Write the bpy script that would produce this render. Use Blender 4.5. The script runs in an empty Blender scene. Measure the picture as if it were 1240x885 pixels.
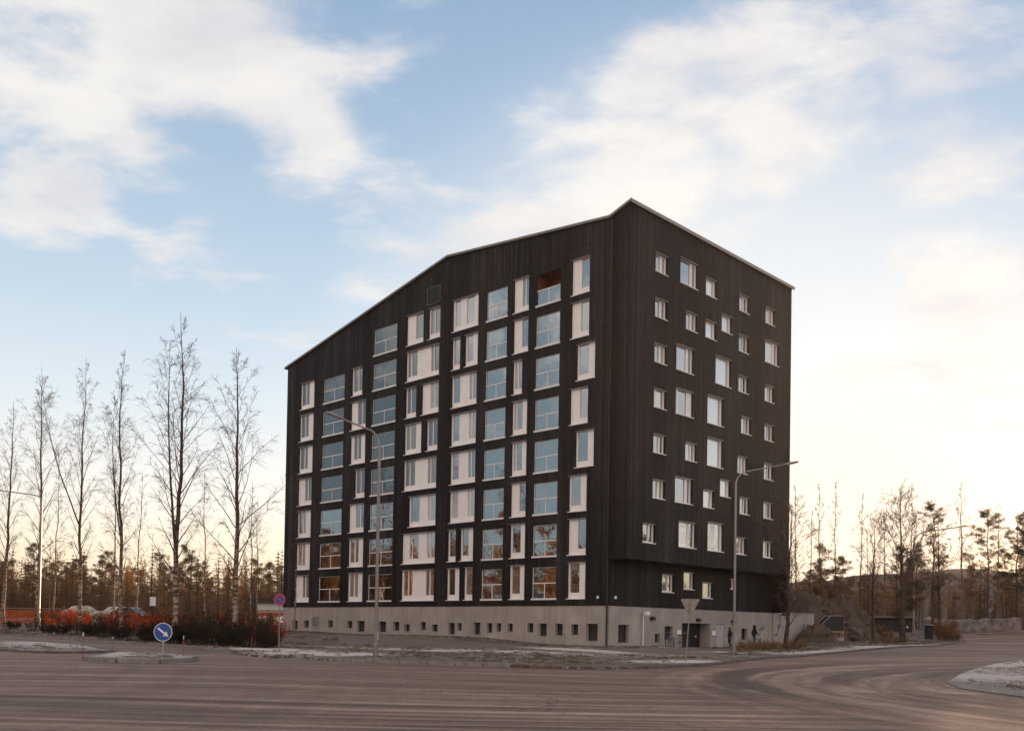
import bpy, bmesh, math, random
import numpy as np
from mathutils import Vector, Matrix
from mathutils.geometry import delaunay_2d_cdt

random.seed(7)
rng = np.random.default_rng(7)
SC = bpy.context.scene
COL = SC.collection
R = math.radians

# ------------------------------------------------------------------ helpers
class MB:
    """collects geometry of one mesh object"""
    def __init__(s):
        s.v = []; s.f = []; s.m = []; s.cur = 0
    def add(s, vs, fs):
        b = len(s.v); s.v.extend([tuple(map(float, p)) for p in vs])
        for f in fs:
            s.f.append(tuple(b + i for i in f)); s.m.append(s.cur)
    def box(s, x0, x1, y0, y1, z0, z1):
        vs = [(x0,y0,z0),(x1,y0,z0),(x1,y1,z0),(x0,y1,z0),(x0,y0,z1),(x1,y0,z1),(x1,y1,z1),(x0,y1,z1)]
        s.add(vs, [(0,3,2,1),(4,5,6,7),(0,1,5,4),(1,2,6,5),(2,3,7,6),(3,0,4,7)])
    def tube(s, pts, rad, n=6, cap=True):
        pts = [Vector(p) for p in pts]
        if not isinstance(rad, (list, tuple)): rad = [rad] * len(pts)
        vs = []; fs = []
        ref = Vector((0.31, 0.87, 0.2)).normalized()
        for i, p in enumerate(pts):
            d = (pts[min(i+1, len(pts)-1)] - pts[max(i-1, 0)])
            if d.length < 1e-9: d = Vector((0,0,1))
            d.normalize()
            a = d.cross(ref)
            if a.length < 0.15: a = d.cross(Vector((1,0,0)))
            a.normalize(); b = d.cross(a)
            for k in range(n):
                t = 2*math.pi*k/n
                vs.append(p + (a*math.cos(t) + b*math.sin(t))*rad[i])
        for i in range(len(pts)-1):
            for k in range(n):
                k2 = (k+1) % n
                fs.append((i*n+k, i*n+k2, (i+1)*n+k2, (i+1)*n+k))
        if cap and n > 2:
            fs.append(tuple(range(n-1, -1, -1))); fs.append(tuple((len(pts)-1)*n + k for k in range(n)))
        s.add(vs, fs)
    def lathe(s, prof, n=16, c=(0,0,0)):
        vs = []; fs = []
        for r, z in prof:
            for k in range(n):
                t = 2*math.pi*k/n
                vs.append((c[0]+r*math.cos(t), c[1]+r*math.sin(t), c[2]+z))
        for i in range(len(prof)-1):
            for k in range(n):
                k2 = (k+1) % n
                fs.append((i*n+k, i*n+k2, (i+1)*n+k2, (i+1)*n+k))
        fs.append(tuple(range(n-1,-1,-1))); fs.append(tuple((len(prof)-1)*n+k for k in range(n)))
        s.add(vs, fs)
    def prism(s, poly, a0, a1, axis='y'):
        n = len(poly)
        def P(u, v, a):
            return {'y': (u, a, v), 'x': (a, u, v), 'z': (u, v, a)}[axis]
        vs = [P(u, v, a0) for u, v in poly] + [P(u, v, a1) for u, v in poly]
        fs = [tuple(range(n)), tuple(range(2*n-1, n-1, -1))]
        fs += [(i, n+i, n+(i+1) % n, (i+1) % n) for i in range(n)]
        s.add(vs, fs)
    def build(s, name, mat, parent=None, loc=None, rotz=None, smooth=False, fixn=True, bevel=0):
        me = bpy.data.meshes.new(name)
        me.from_pydata(s.v, [], s.f)
        mats = mat if isinstance(mat, (list, tuple)) else [mat]
        for m in mats: me.materials.append(m)
        if len(mats) > 1: me.polygons.foreach_set('material_index', s.m)
        if fixn:
            bm = bmesh.new(); bm.from_mesh(me)
            bmesh.ops.recalc_face_normals(bm, faces=bm.faces)
            bm.to_mesh(me); bm.free()
        if smooth: me.polygons.foreach_set('use_smooth', [True]*len(me.polygons))
        me.update()
        o = bpy.data.objects.new(name, me); COL.objects.link(o)
        if parent: o.parent = parent
        if loc is not None: o.location = loc
        if rotz is not None: o.rotation_euler = (0, 0, rotz)
        if bevel:
            b = o.modifiers.new('bevel', 'BEVEL'); b.width = bevel; b.segments = 2; b.limit_method = 'ANGLE'
        return o

def tag(o, label, cat, group=None, kind=None):
    o['label'] = label; o['category'] = cat
    if group: o['group'] = group
    if kind: o['kind'] = kind
    return o
def struct(o):
    o['kind'] = 'structure'; return o
def thing(name, label, cat, loc, rotz=0, group=None):
    o = bpy.data.objects.new(name, None); COL.objects.link(o)
    o.empty_display_size = 0.3
    o.location = loc; o.rotation_euler = (0, 0, rotz)
    return tag(o, label, cat, group)
def kids(o): return [c for c in bpy.data.objects if c.parent == o]
def copy_tree(o, loc, rotz=0, scale=1.0, label=None, group=None, table=None):
    c = o.copy(); COL.objects.link(c); c.location = loc; c.rotation_euler = (0, 0, rotz)
    c.scale = (scale, scale, scale) if not isinstance(scale, tuple) else scale
    if label: c['label'] = label
    if group: c['group'] = group
    for ch in kids(o):
        d = ch.copy(); COL.objects.link(d); d.parent = c
        for g in kids(ch):
            e = g.copy(); COL.objects.link(e); e.parent = d
    return c

# ------------------------------------------------------------------ materials
class NT:
    def __init__(s, m):
        s.t = m.node_tree; s.n = s.t.nodes; s.l = s.t.links
    def new(s, typ, **kw):
        n = s.n.new(typ)
        for k, v in kw.items():
            if k.startswith('i_'):
                key = k[2:]; key = int(key) if key.isdigit() else key
                n.inputs[key].default_value = v
            else: setattr(n, k, v)
        return n
    def link(s, a, b): s.l.new(a, b)
    def noise(s, vec, scale, detail=4, rough=.55, dist=0):
        n = s.new('ShaderNodeTexNoise')
        n.inputs['Scale'].default_value = scale; n.inputs['Detail'].default_value = detail
        n.inputs['Roughness'].default_value = rough; n.inputs['Distortion'].default_value = dist
        if vec is not None: s.link(vec, n.inputs['Vector'])
        return n.outputs['Fac']
    def ramp(s, fac, stops):
        r = s.new('ShaderNodeValToRGB'); e = r.color_ramp.elements
        while len(e) < len(stops): e.new(.5)
        for el, (p, c) in zip(e, stops):
            el.position = p; el.color = (*c, 1) if len(c) == 3 else c
        s.link(fac, r.inputs['Fac']); return r.outputs['Color']
    def map(s, vec, scale=(1,1,1), rot=(0,0,0), loc=(0,0,0)):
        m = s.new('ShaderNodeMapping')
        m.inputs['Scale'].default_value = scale; m.inputs['Rotation'].default_value = rot; m.inputs['Location'].default_value = loc
        s.link(vec, m.inputs['Vector']); return m.outputs['Vector']
    def mix(s, fac, a, b, typ='MIX'):
        m = s.new('ShaderNodeMix', data_type='RGBA', blend_type=typ)
        for i, x in ((0, fac), (6, a), (7, b)):
            if isinstance(x, (int, float)): m.inputs[i].default_value = x
            elif isinstance(x, tuple): m.inputs[i].default_value = (*x, 1) if len(x) == 3 else x
            else: s.link(x, m.inputs[i])
        return m.outputs[2]
    def math(s, op, a, b=None, c=None, clamp=False):
        m = s.new('ShaderNodeMath', operation=op); m.use_clamp = clamp
        for i, x in enumerate((a, b, c)):
            if x is None: continue
            if isinstance(x, (int, float)): m.inputs[i].default_value = x
            else: s.link(x, m.inputs[i])
        return m.outputs[0]
    def smooth(s, x, lo, hi):
        m = s.new('ShaderNodeMapRange', interpolation_type='SMOOTHSTEP')
        s.link(x, m.inputs[0]); m.inputs[1].default_value = lo; m.inputs[2].default_value = hi
        return m.outputs[0]

def new_mat(name):
    m = bpy.data.materials.new(name); m.use_nodes = True
    nt = NT(m); b = nt.n['Principled BSDF']
    return m, nt, b
def coords(nt, kind='Object'):
    return nt.new('ShaderNodeTexCoord').outputs[kind]
def bump(nt, b, h, strength=.3, dist=.02):
    n = nt.new('ShaderNodeBump'); n.inputs['Strength'].default_value = strength; n.inputs['Distance'].default_value = dist
    nt.link(h, n.inputs['Height']); nt.link(n.outputs['Normal'], b.inputs['Normal'])

def simple(name, c, rough=.6, metal=0, var=.25, scale=6, bmp=0):
    m, nt, b = new_mat(name)
    v = coords(nt)
    f = nt.noise(v, scale, 5)
    lo = tuple(x*(1-var) for x in c); hi = tuple(min(1, x*(1+var)) for x in c)
    nt.link(nt.ramp(f, [(.3, lo), (.7, hi)]), b.inputs['Base Color'])
    b.inputs['Roughness'].default_value = rough; b.inputs['Metallic'].default_value = metal
    if bmp: bump(nt, b, nt.noise(v, scale*6, 3), bmp)
    return m

M = {}
M['white_frame'] = simple('white_frame', (.87,.82,.785), .4, 0, .05, 2)
M['white_metal'] = simple('white_metal', (.78,.75,.73), .35, .0, .05, 3)
M['grey_metal'] = simple('grey_metal', (.33,.32,.31), .4, .6, .15, 4)
M['lamp_metal'] = simple('galvanised_lamp_metal', (.24,.215,.20), .45, .5, .15, 3)
M['roof_metal'] = simple('roof_metal', (.20,.17,.155), .45, .4, .15, 3)
M['fascia'] = simple('fascia_metal', (.30,.25,.225), .45, .3, .12, 3)
M['black_metal'] = simple('black_metal', (.015,.015,.016), .5, .2, .2, 4)
M['dark_interior'] = simple('dark_interior', (.035,.032,.03), .8, 0, .3, 2)
M['loggia_wall'] = simple('loggia_wall', (.09,.075,.068), .7, 0, .3, 2)
M['red_wood'] = simple('red_wood', (.16,.05,.022), .6, 0, .35, 5)
M['grey_door'] = simple('grey_door', (.42,.41,.43), .5, 0, .06, 2)
M['notice_white'] = simple('notice_white', (.85,.78,.75), .5, 0, .03, 4)
M['cloth_black'] = simple('cloth_black', (.012,.011,.012), .85, 0, .3, 9)
M['cloth_jeans'] = simple('cloth_jeans', (.07,.10,.17), .85, 0, .3, 9)
M['skin'] = simple('skin', (.5,.3,.22), .55, 0, .08, 9)
M['hair'] = simple('hair', (.05,.03,.02), .7, 0, .3, 20)
M['rubber'] = simple('rubber', (.02,.02,.02), .8, 0, .2, 9)
M['bike_blue'] = simple('bike_paint', (.10,.13,.22), .35, .3, .1, 5)
M['bike_dark'] = simple('bike_dark_paint', (.03,.03,.035), .35, .3, .1, 5)
M['car_white'] = simple('car_white', (.52,.49,.47), .25, .1, .04, 2)
M['car_dark'] = simple('car_dark', (.03,.035,.045), .2, .3, .1, 2)
M['blue_paint'] = simple('sign_blue', (.02,.06,.27), .4, 0, .06, 5)
M['sign_white'] = simple('sign_white', (.72,.72,.70), .4, 0, .04, 5)
M['sign_red'] = simple('sign_red', (.42,.03,.05), .4, 0, .06, 5)
M['sign_back'] = simple('sign_back_metal', (.26,.22,.19), .5, .5, .2, 6)
M['snow_pole'] = simple('snow_pole_red', (.28,.05,.045), .6, 0, .2, 3)
M['bin'] = simple('bin_plastic', (.02,.022,.02), .6, 0, .3, 4)
M['shed'] = simple('shed_boards', (.05,.03,.025), .8, 0, .35, 5)
M['kiosk_wall'] = simple('kiosk_plaster', (.50,.38,.28), .8, 0, .15, 2)
M['kiosk_red'] = simple('kiosk_red_band', (.38,.06,.04), .6, 0, .15, 2)
M['orange_net'] = simple('orange_net', (.55,.11,.03), .7, 0, .25, 4)
M['graffiti'] = simple('graffiti_paint', (.16,.15,.24), .7, 0, .2, 4)
M['rock'] = simple('rock', (.115,.080,.062), .9, 0, .6, .9, .6)
M['stone_wall'] = simple('stone_wall', (.20,.165,.16), .9, 0, .5, 1.6, .6)
M['hill'] = simple('hill_scrub', (.10,.075,.06), 1, 0, .4, .08)

def m_timber():
    m, nt, b = new_mat('black_timber_boards')
    v = coords(nt)
    sx = nt.map(v, (8.0, 8.0, .5)); fine = nt.noise(sx, 1.0, 5, .65)
    big = nt.noise(nt.map(v, (.35,.35,.05)), 1.0, 4, .6)
    # boards 145 mm wide, each with its own tone
    sep = nt.new('ShaderNodeSeparateXYZ'); nt.link(v, sep.inputs[0])
    bd = nt.math('DIVIDE', sep.outputs[0], .145); fl = nt.math('FLOOR', bd); fr = nt.math('FRACT', bd)
    wn = nt.new('ShaderNodeTexWhiteNoise', noise_dimensions='1D'); nt.link(fl, wn.inputs['W'])
    groove = nt.math('GREATER_THAN', nt.math('ABSOLUTE', nt.math('SUBTRACT', fr, .5)), .44)
    f = nt.math('ADD', nt.math('MULTIPLY', fine, .5), nt.math('MULTIPLY', wn.outputs['Value'], .18))
    f = nt.math('ADD', f, nt.math('MULTIPLY', big, .62))
    c = nt.ramp(f, [(.42, (.0055,.0045,.0045)), (.58, (.0140,.0115,.0114)), (.70, (.027,.0222,.0218)), (.88, (.064,.054,.053))])
    # rain-washed grey streaks
    st = nt.smooth(nt.noise(nt.map(v, (1.4,1.4,.045), loc=(3,0,1)), 1.0, 5, .7), .56, .8)
    c = nt.mix(nt.math('MULTIPLY', st, .36), c, (.085,.062,.054))
    c = nt.mix(nt.math('MULTIPLY', groove, .4), c, (.006,.005,.005))
    # panel joints every storey, barely there
    zj = nt.math('FRACT', nt.math('DIVIDE', nt.math('ADD', sep.outputs[2], .7), 2.98))
    c = nt.mix(nt.math('MULTIPLY', nt.math('LESS_THAN', zj, .02), .75), c, (.007,.006,.006))
    nt.link(c, b.inputs['Base Color']); b.inputs['Roughness'].default_value = .62
    b.inputs['Specular IOR Level'].default_value = .12
    bump(nt, b, nt.math('SUBTRACT', fine, nt.math('MULTIPLY', groove, .8)), .35, .012)
    return m
M['timber'] = m_timber()

def m_concrete():
    m, nt, b = new_mat('cast_concrete')
    v = coords(nt)
    n1 = nt.noise(nt.map(v, (.5,.5,.5)), 1, 6, .65)
    st = nt.noise(nt.map(v, (3,3,.35)), 1, 5, .7)
    f = nt.math('ADD', nt.math('MULTIPLY', n1, .6), nt.math('MULTIPLY', st, .4))
    c = nt.ramp(f, [(.3, (.25,.212,.188)), (.55, (.40,.348,.318)), (.78, (.53,.47,.435))])
    sep = nt.new('ShaderNodeSeparateXYZ'); nt.link(v, sep.inputs[0])
    j = nt.math('FRACT', nt.math('DIVIDE', sep.outputs[0], 1.9))
    jm = nt.math('LESS_THAN', j, .016)
    wn = nt.new('ShaderNodeTexWhiteNoise', noise_dimensions='1D'); nt.link(nt.math('FLOOR', nt.math('DIVIDE', sep.outputs[0], 1.9)), wn.inputs['W'])
    c = nt.mix(nt.math('MULTIPLY', wn.outputs['Value'], .22), c, (.25,.22,.2))
    c = nt.mix(nt.math('MULTIPLY', jm, .8), c, (.13,.11,.10))
    # rust-brown run-off and splash dirt near the ground
    ro = nt.smooth(nt.noise(nt.map(v, (1.6,1.6,.22), loc=(4,1,0)), 1.0, 6, .7), .55, .75)
    c = nt.mix(nt.math('MULTIPLY', ro, .4), c, (.17,.125,.10))
    sp_ = nt.smooth(nt.math('ADD', sep.outputs[2], nt.math('MULTIPLY', nt.noise(v, 1.3, 5, .7), 1.4)), .75, .05)
    c = nt.mix(nt.math('MULTIPLY', sp_, .0), c, (.12,.09,.075))
    nt.link(c, b.inputs['Base Color']); b.inputs['Roughness'].default_value = .85
    bump(nt, b, nt.noise(v, 14, 4), .2, .01)
    return m
M['concrete'] = m_concrete()

def m_glass(name, inner_lo, inner_hi, refl=.42, trans=False, wav=.010):
    m, nt, b = new_mat(name)
    nt.n.remove(b)
    out = nt.n['Material Output']
    v = coords(nt)
    oi = nt.new('ShaderNodeObjectInfo')
    nz_ = nt.new('ShaderNodeTexNoise', noise_dimensions='4D'); nz_.inputs['Scale'].default_value = .8; nz_.inputs['Detail'].default_value = 2
    nt.link(v, nz_.inputs['Vector']); nt.link(nt.math('MULTIPLY', oi.outputs['Random'], 40), nz_.inputs['W']); nz = nz_.outputs['Fac']
    bp = nt.new('ShaderNodeBump'); bp.inputs['Strength'].default_value = .6; bp.inputs['Distance'].default_value = wav
    nt.link(nz, bp.inputs['Height'])
    gl = nt.new('ShaderNodeBsdfGlossy'); gl.inputs['Roughness'].default_value = .01
    gl.inputs['Color'].default_value = (.93,.97,1,1)
    nt.link(bp.outputs['Normal'], gl.inputs['Normal'])
    lw = nt.new('ShaderNodeLayerWeight'); lw.inputs['Blend'].default_value = .35
    fac = nt.math('ADD', nt.math('MULTIPLY', lw.outputs['Fresnel'], .45), refl, clamp=True)
    if trans:
        tr = nt.new('ShaderNodeBsdfTransparent'); tr.inputs['Color'].default_value = (*inner_hi, 1)
        base = tr.outputs[0]
    else:
        df = nt.new('ShaderNodeBsdfDiffuse')
        nt.link(nt.mix(nt.math('POWER', oi.outputs['Random'], 3.0), inner_lo, inner_hi), df.inputs['Color'])
        base = df.outputs[0]
    mx = nt.new('ShaderNodeMixShader')
    nt.link(fac, mx.inputs[0]); nt.link(base, mx.inputs[1]); nt.link(gl.outputs[0], mx.inputs[2])
    nt.link(mx.outputs[0], out.inputs['Surface'])
    return m
M['glass'] = m_glass('window_glass', (.02,.018,.018), (.42,.35,.31), .40)
M['glass_curtain'] = m_glass('curtained_glass', (.30,.26,.25), (.5,.44,.42), .30)
M['glass_blind'] = m_glass('blind_glass', (.62,.64,.62), (.72,.73,.70), .35)
M['glass_balcony'] = m_glass('balcony_glass', (.5,.5,.5), (.72,.76,.74), .44, True)
M['glass_dull'] = m_glass('dull_sky_glass', (.035,.03,.028), (.20,.165,.15), .24)  # duller mirrored sky put into the glass of the upper left rows
M['glass_balcony_dull'] = m_glass('dull_sky_balcony_glass', (.5,.5,.5), (.75,.72,.68), .22, True)  # same duller reflection built into the upper left balcony panes
M['glass_car'] = m_glass('car_glass', (.015,.015,.017), (.02,.02,.022), .25)
# ------------------------------------------------------------------ apartment building
HB = 1.2                                   # the building's base lies 1.2 m under eye level
BC = Vector((6.35, 63.0, -HB))
DL = Vector((-.71508, .69904, 0)); DR = Vector((.69904, .71508, 0))
AL = math.atan2(DL.y, DL.x); AR = math.atan2(DR.y, DR.x)
W_OVER = 1.41; LEN_L = 39.2; LEN_R = 21.5
bld = thing('apartment_building', 'nine storey apartment block clad in black timber boards on a grey concrete base', 'building', BC)

class Fac:
    """a facade frame: local x runs along the wall, out is the outward sign of local y"""
    def __init__(s, org, ang, out): s.o = Vector(org); s.a = ang; s.out = out
FL = Fac((0,0,0), AL, 1)
FRL = Fac((0,0,0), AR, -1)
FRU = Fac(-DL*W_OVER, AR, -1)

PROF = [(-W_OVER, 27.93), (0.25, 27.37), (16.5, 28.95), (LEN_L, 24.3)]
def prof(x):
    for (a, za), (b, zb) in zip(PROF, PROF[1:]):
        if x <= b + 1e-6: return za + (zb-za)*(x-a)/(b-a)
    return PROF[-1][1]

def holed(mb, x0, x1, z0, z1, holes, y, top=None, extra=()):
    xs = sorted({round(v, 4) for v in [x0, x1, *extra] + [h[0] for h in holes] + [h[1] for h in holes] if x0-1e-6 <= v <= x1+1e-6})
    zs = sorted({round(v, 4) for v in [z0, z1] + [h[2] for h in holes] + [h[3] for h in holes] if z0-1e-6 <= v <= z1+1e-6})
    for a, b in zip(xs, xs[1:]):
        done = False
        for c, d in zip(zs, zs[1:]):
            mx, mz = (a+b)/2, (c+d)/2
            if any(h[0] < mx < h[1] and h[2] < mz < h[3] for h in holes): continue
            if top and d > min(top(a), top(b)) - 1e-6:
                if not done: mb.add([(a,y,c),(b,y,c),(b,y,top(b)),(a,y,top(a))], [(0,1,2,3)])
                done = True
                continue
            mb.add([(a,y,c),(b,y,c),(b,y,d),(a,y,d)], [(0,1,2,3)])
        if top and not done:
            mb.add([(a,y,zs[-1]),(b,y,zs[-1]),(b,y,top(b)),(a,y,top(a))], [(0,1,2,3)])
def reveal(mb, x0, x1, z0, z1, ya, yb):
    vs = [(x0,ya,z0),(x1,ya,z0),(x1,ya,z1),(x0,ya,z1),(x0,yb,z0),(x1,yb,z0),(x1,yb,z1),(x0,yb,z1)]
    mb.add(vs, [(0,1,5,4),(1,2,6,5),(2,3,7,6),(3,0,4,7)])

def put(mb, name, mat, F, x, z, parent=None, **kw):
    """an object of a facade, its origin at (x, z) on the wall"""
    mb.v = [(p[0]-x, p[1], p[2]-z) for p in mb.v]
    c, s = math.cos(F.a), math.sin(F.a)
    return mb.build(name, mat, parent or bld, (F.o.x + c*x, F.o.y + s*x, z + HB), F.a, fixn=False, **kw)
def sub(mb, name, mat, par, x, z, **kw):
    mb.v = [(p[0]-x, p[1], p[2]-z) for p in mb.v]
    return mb.build(name, mat, par, fixn=False, **kw)
def boxd(mb, F, x0, x1, d0, d1, z0, z1):
    """box between depths d0<d1 behind the wall face (negative = proud of it)"""
    ya, yb = -F.out*d0, -F.out*d1
    mb.box(x0, x1, min(ya, yb), max(ya, yb), z0, z1)
def rectd(mb, F, x0, x1, z0, z1, d):
    y = -F.out*d
    mb.add([(x0,y,z0),(x1,y,z0),(x1,y,z1),(x0,y,z1)], [(0,1,2,3)] if F.out < 0 else [(3,2,1,0)])

HOLES = {'L': [], 'RU': [], 'RL': [], 'LB': [], 'RB': []}

def window(F, key, x0, x1, z0, z1, panes, band=.45, mull=(), glass='glass', inset=.13):
    HOLES[key].append((x0, x1, z0, z1))
    y = -F.out*inset
    mb = MB()
    mb.cur = 0
    hp = [(a, b, c if c is not None else z0+band, d if d is not None else z1-.07) for a, b, c, d, *_ in panes]
    holed(mb, x0, x1, z0, z1, hp, y)
    for h in hp: reveal(mb, *h, y, -F.out*(inset+.07))
    for m0 in mull: boxd(mb, F, m0-.035, m0+.035, inset+.005, inset+.066, z0+band, z1-.07)
    mb.cur = 1
    reveal(mb, x0, x1, z0, z1, 0, y)
    mb.cur = 2
    boxd(mb, F, x0-.015, x1+.015, -.035, .02, z1-.03, z1+.012)
    w = put(mb, 'window', [M['white_frame'], M['timber'], M['fascia']], F, (x0+x1)/2, z0)
    for h, p in zip(hp, panes):
        g = MB(); rectd(g, F, *h, inset+.068)
        sub(g, 'pane', M[p[4] if len(p) > 4 else glass], w, (x0+x1)/2, z0)
    s_ = MB(); boxd(s_, F, x0-.05, x1+.05, -.06, inset, z0-.045, z0+.012)
    sub(s_, 'sill', M['white_metal'], w, (x0+x1)/2, z0)
    return w

def balcony(F, key, x0, x1, z0, open_top=False):
    z1 = z0 + 2.25
    gm = M['glass_balcony_dull' if x0 > 20 and z0 > 9 else 'glass_balcony']
    HOLES[key].append((x0, x1, z0, z1))
    xm, dp = (x0+x1)/2, 1.5
    mb = MB(); mb.cur = 0
    o = F.out
    reveal(mb, x0, x1, z0, z1, 0, -o*.10)
    mb.cur = 1
    reveal(mb, x0, x1, z0, z1, -o*.10, -o*dp)
    rectd(mb, F, x0, x1, z0, z1, dp)
    b = put(mb, 'open_balcony' if open_top else 'glazed_balcony', [M['timber'], M['red_wood'] if open_top else M['loggia_wall']], F, xm, z0)
    d = MB()                               # balcony door and window at the back of the loggia
    d.cur = 0
    boxd(d, F, x0+.25, x0+1.15, dp-.06, dp-.01, z0+.05, z1-.15)
    d.cur = 1
    rectd(d, F, x0+.35, x0+1.05, z0+.35, z1-.25, dp-.064)
    sub(d, 'balcony_door', [M['white_frame'], M['glass']], b, xm, z0)
    zr = z0 + 1.12
    g = MB(); rectd(g, F, x0+.02, x1-.02, z0+.08, zr-.03, .09); sub(g, 'pane', gm, b, xm, z0)
    if not open_top:
        g = MB(); rectd(g, F, x0+.02, x1-.02, zr+.03, z1-.02, .105); sub(g, 'pane', gm, b, xm, z0)
    r = MB()
    boxd(r, F, x0+.01, x1-.01, .055, .12, zr-.035, zr+.035)
    boxd(r, F, xm-.025, xm+.025, .06, .088, z0+.06, zr-.035)
    if not open_top:
        for q in (x0+.02, x1-.02): boxd(r, F, q-.02, q+.02, .075, .13, z0+.06, z1)
        boxd(r, F, x0+.02, x1-.02, .075, .13, z1-.045, z1-.002)
    sub(r, 'railing', M['white_metal'], b, xm, z0)
    l = MB(); boxd(l, F, x0-.06, x1+.04, -.07, .13, z0-.07, z0+.06)
    sub(l, 'ledge', M['white_metal'], b, xm, z0)
    return b

def zl(row): return 2.03 + 2.98*(row-1)
def lw(row, sl, sr, panes, mull=(), h=2.48):
    """window of the left facade; sl > sr; panes as (left, right) going left to right in the picture"""
    z0 = zl(row)
    window(FL, 'L', sr, sl, z0, z0+h, [(min(a,b), max(a,b), None, None, *k) for a, b, *k in panes], .42, mull, 'glass_dull' if sr > 17 and row > 3 else 'glass')

# column A (next to the far end) to column J (next to the corner)
for row, pan in ((7,'r'),(6,'r'),(5,'r'),(4,'l'),(3,'r'),(2,'r'),(1,'l')):
    dx = (7-row)*.04
    a, b = 36.95+dx, 34.7+dx
    if pan == 'r': lw(row, a, b, [(a-.12, b+.95)], (b+1.45,))
    else: lw(row, a, b, [(a-1.0, b+.12)], (b+.75,))
for row in range(1, 8): balcony(FL, 'L', 30.0+.02*(7-row), 33.2+.03*(7-row), zl(row))
lw(7, 28.95, 27.42, [(28.83,27.54)], (28.1,)); lw(4, 28.25, 26.83, [(28.13,26.95)], (27.5,))
for row, pan in ((6,'l'),(5,'m'),(3,'l'),(2,'r'),(1,'r')):
    a, b = 29.0, 26.85
    if pan == 'l': lw(row, a, b, [(a-.85, b+.12)], (b+.62,))
    elif pan == 'r': lw(row, a, b, [(a-.12, b+.8)], (b+1.35,))
    else: lw(row, a, b, [(a-.4, b+.72)], (b+1.2,))
for row in range(1, 9): balcony(FL, 'L', 22.75+.02*(8-row), 25.85+.03*(8-row), zl(row))
lw(8, 21.5, 19.38, [(20.45,19.5)]); lw(8, 18.75, 17.33, [(18.63,17.45)], (18.1,))
lw(7, 21.5, 17.4, [(21.38,20.2),(18.5,17.52)], (20.95,18.15))
lw(6, 21.5, 20.12, [(21.38,20.24)], (20.9,)); lw(6, 19.45, 17.38, [(18.5,17.5,'glass_curtain')], (17.95,))
lw(5, 21.55, 19.42, [(21.43,20.2)], (20.9,)); lw(5, 18.78, 17.43, [(18.66,17.55)], (18.1,))
lw(4, 21.58, 17.5, [(21.46,20.25),(18.68,17.62)], (20.9,18.3))
lw(3, 20.85, 17.5, [(20.73,19.6),(18.6,17.62)], (18.25,))
lw(2, 21.6, 17.5, [(20.77,19.65),(18.65,17.62)], (18.2,))
lw(1, 21.62, 17.54, [(21.45,20.3),(18.7,17.66)], (20.85,18.2))
lw(8, 15.88, 12.97, [(15.7,15.05),(14.4,13.5)]); lw(7, 15.88, 14.94, [(15.78,15.04,'glass_curtain')])
lw(7, 14.42, 12.97, [(14.3,13.6)])
for row in (6, 5, 4, 3): lw(row, 15.88, 13.03, [(15.75,15.0,*(('glass_curtain',) if row == 3 else ())),(13.95,13.15)], (13.6,))
lw(2, 16.02, 15.06, [(15.92,15.16)]); lw(2, 14.58, 13.12, [(14.46,13.75)])
lw(1, 16.05, 14.58, [(15.93,15.2)]); lw(1, 14.08, 13.12, [(13.98,13.22)])
for row in range(1, 9): balcony(FL, 'L', 9.85+.015*(8-row), 12.03+.015*(8-row), zl(row))
for row, pan in ((8,'l'),(7,'l'),(6,'n'),(5,'r'),(4,'r'),(3,'l'),(2,'r'),(1,'r')):
    a, b = 9.22, 7.7
    if pan == 'n': lw(row, 9.2, 8.25, [(9.1,8.35,'glass_curtain')], (8.75,))
    elif pan == 'l': lw(row, a, b, [(8.45, b+.1)], (8.1,) if row == 8 else ())
    else: lw(row, a, b, [(a-.12, 8.25)], (8.85,) if row in (4, 5) else ())
for row in range(1, 9):
    b_ = balcony(FL, 'L', 4.66, 6.93, zl(row), row == 8)
    if row == 8: b_['label'] = 'open top balcony with red-brown wooden walls'
for row, pan in ((8,'l'),(7,'l'),(6,'r'),(5,'l'),(4,'r'),(3,'r'),(2,'l'),(1,'r')):
    a, b = (3.08, 1.45) if row in (6, 4) else (3.62, 2.02)
    if pan == 'l': lw(row, a, b, [(a-.78, b+.1)])
    else: lw(row, a, b, [(a-.12, b+.62)], h=2.48)

# the gable end (cantilevered upper part): small, wide and tall windows
def rz(k): return 24.22 - 3.07*(k-1)
def rsmall(k, x, style='m', dz=0):
    z0 = rz(k)+dz; x1 = x+1.38; z1 = z0+1.28
    if style == 'm':   pn, ml = [(x+.09, x1-.09, z0+.09, None)], (x+.82,)
    elif style == 'r': pn, ml = [(x+.5, x1-.09, z0+.09, None)], ()
    elif style == 'l': pn, ml = [(x+.09, x+.72, z0+.09, None), (x+.9, x1-.09, z0+.09, None, 'glass_curtain')], ()
    else:              pn, ml = [(x+.08, x1-.08, z0+.09, None, 'glass_blind')], ()
    window(FRU, 'RU', x, x1, z0, z1, pn, .09, ml, inset=.16)
def rwide(k, x, style='l'):
    z0 = rz(k); x1 = x+2.12; z1 = z0+1.8
    if style == 'l': pn = [(x+.09, x+1.4, z0+.09, None), (x+1.62, x1-.09, z0+.09, None, 'glass_curtain')]
    elif style == 'm': pn = [(x+.5, x+1.5, z0+.09, None)]
    else: pn = [(x+.09, x+1.3, z0+.09, None, 'glass_blind'), (x+1.45, x1-.09, z0+.09, None)]
    window(FRU, 'RU', x, x1, z0, z1, pn, .09, (), inset=.16)
def rtall(k, x):
    z0 = rz(k); x1 = x+2.12
    window(FRU, 'RU', x, x1, z0, z0+2.07, [(x+.08, x1-.08, z0+.09, None, 'glass_blind')], .09, (), inset=.18)
rsmall(1,2.81,'l'); rwide(1,5.72,'l'); rsmall(1,8.94,'b'); rsmall(1,13.5,'m'); rsmall(1,17.4,'m')
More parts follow.
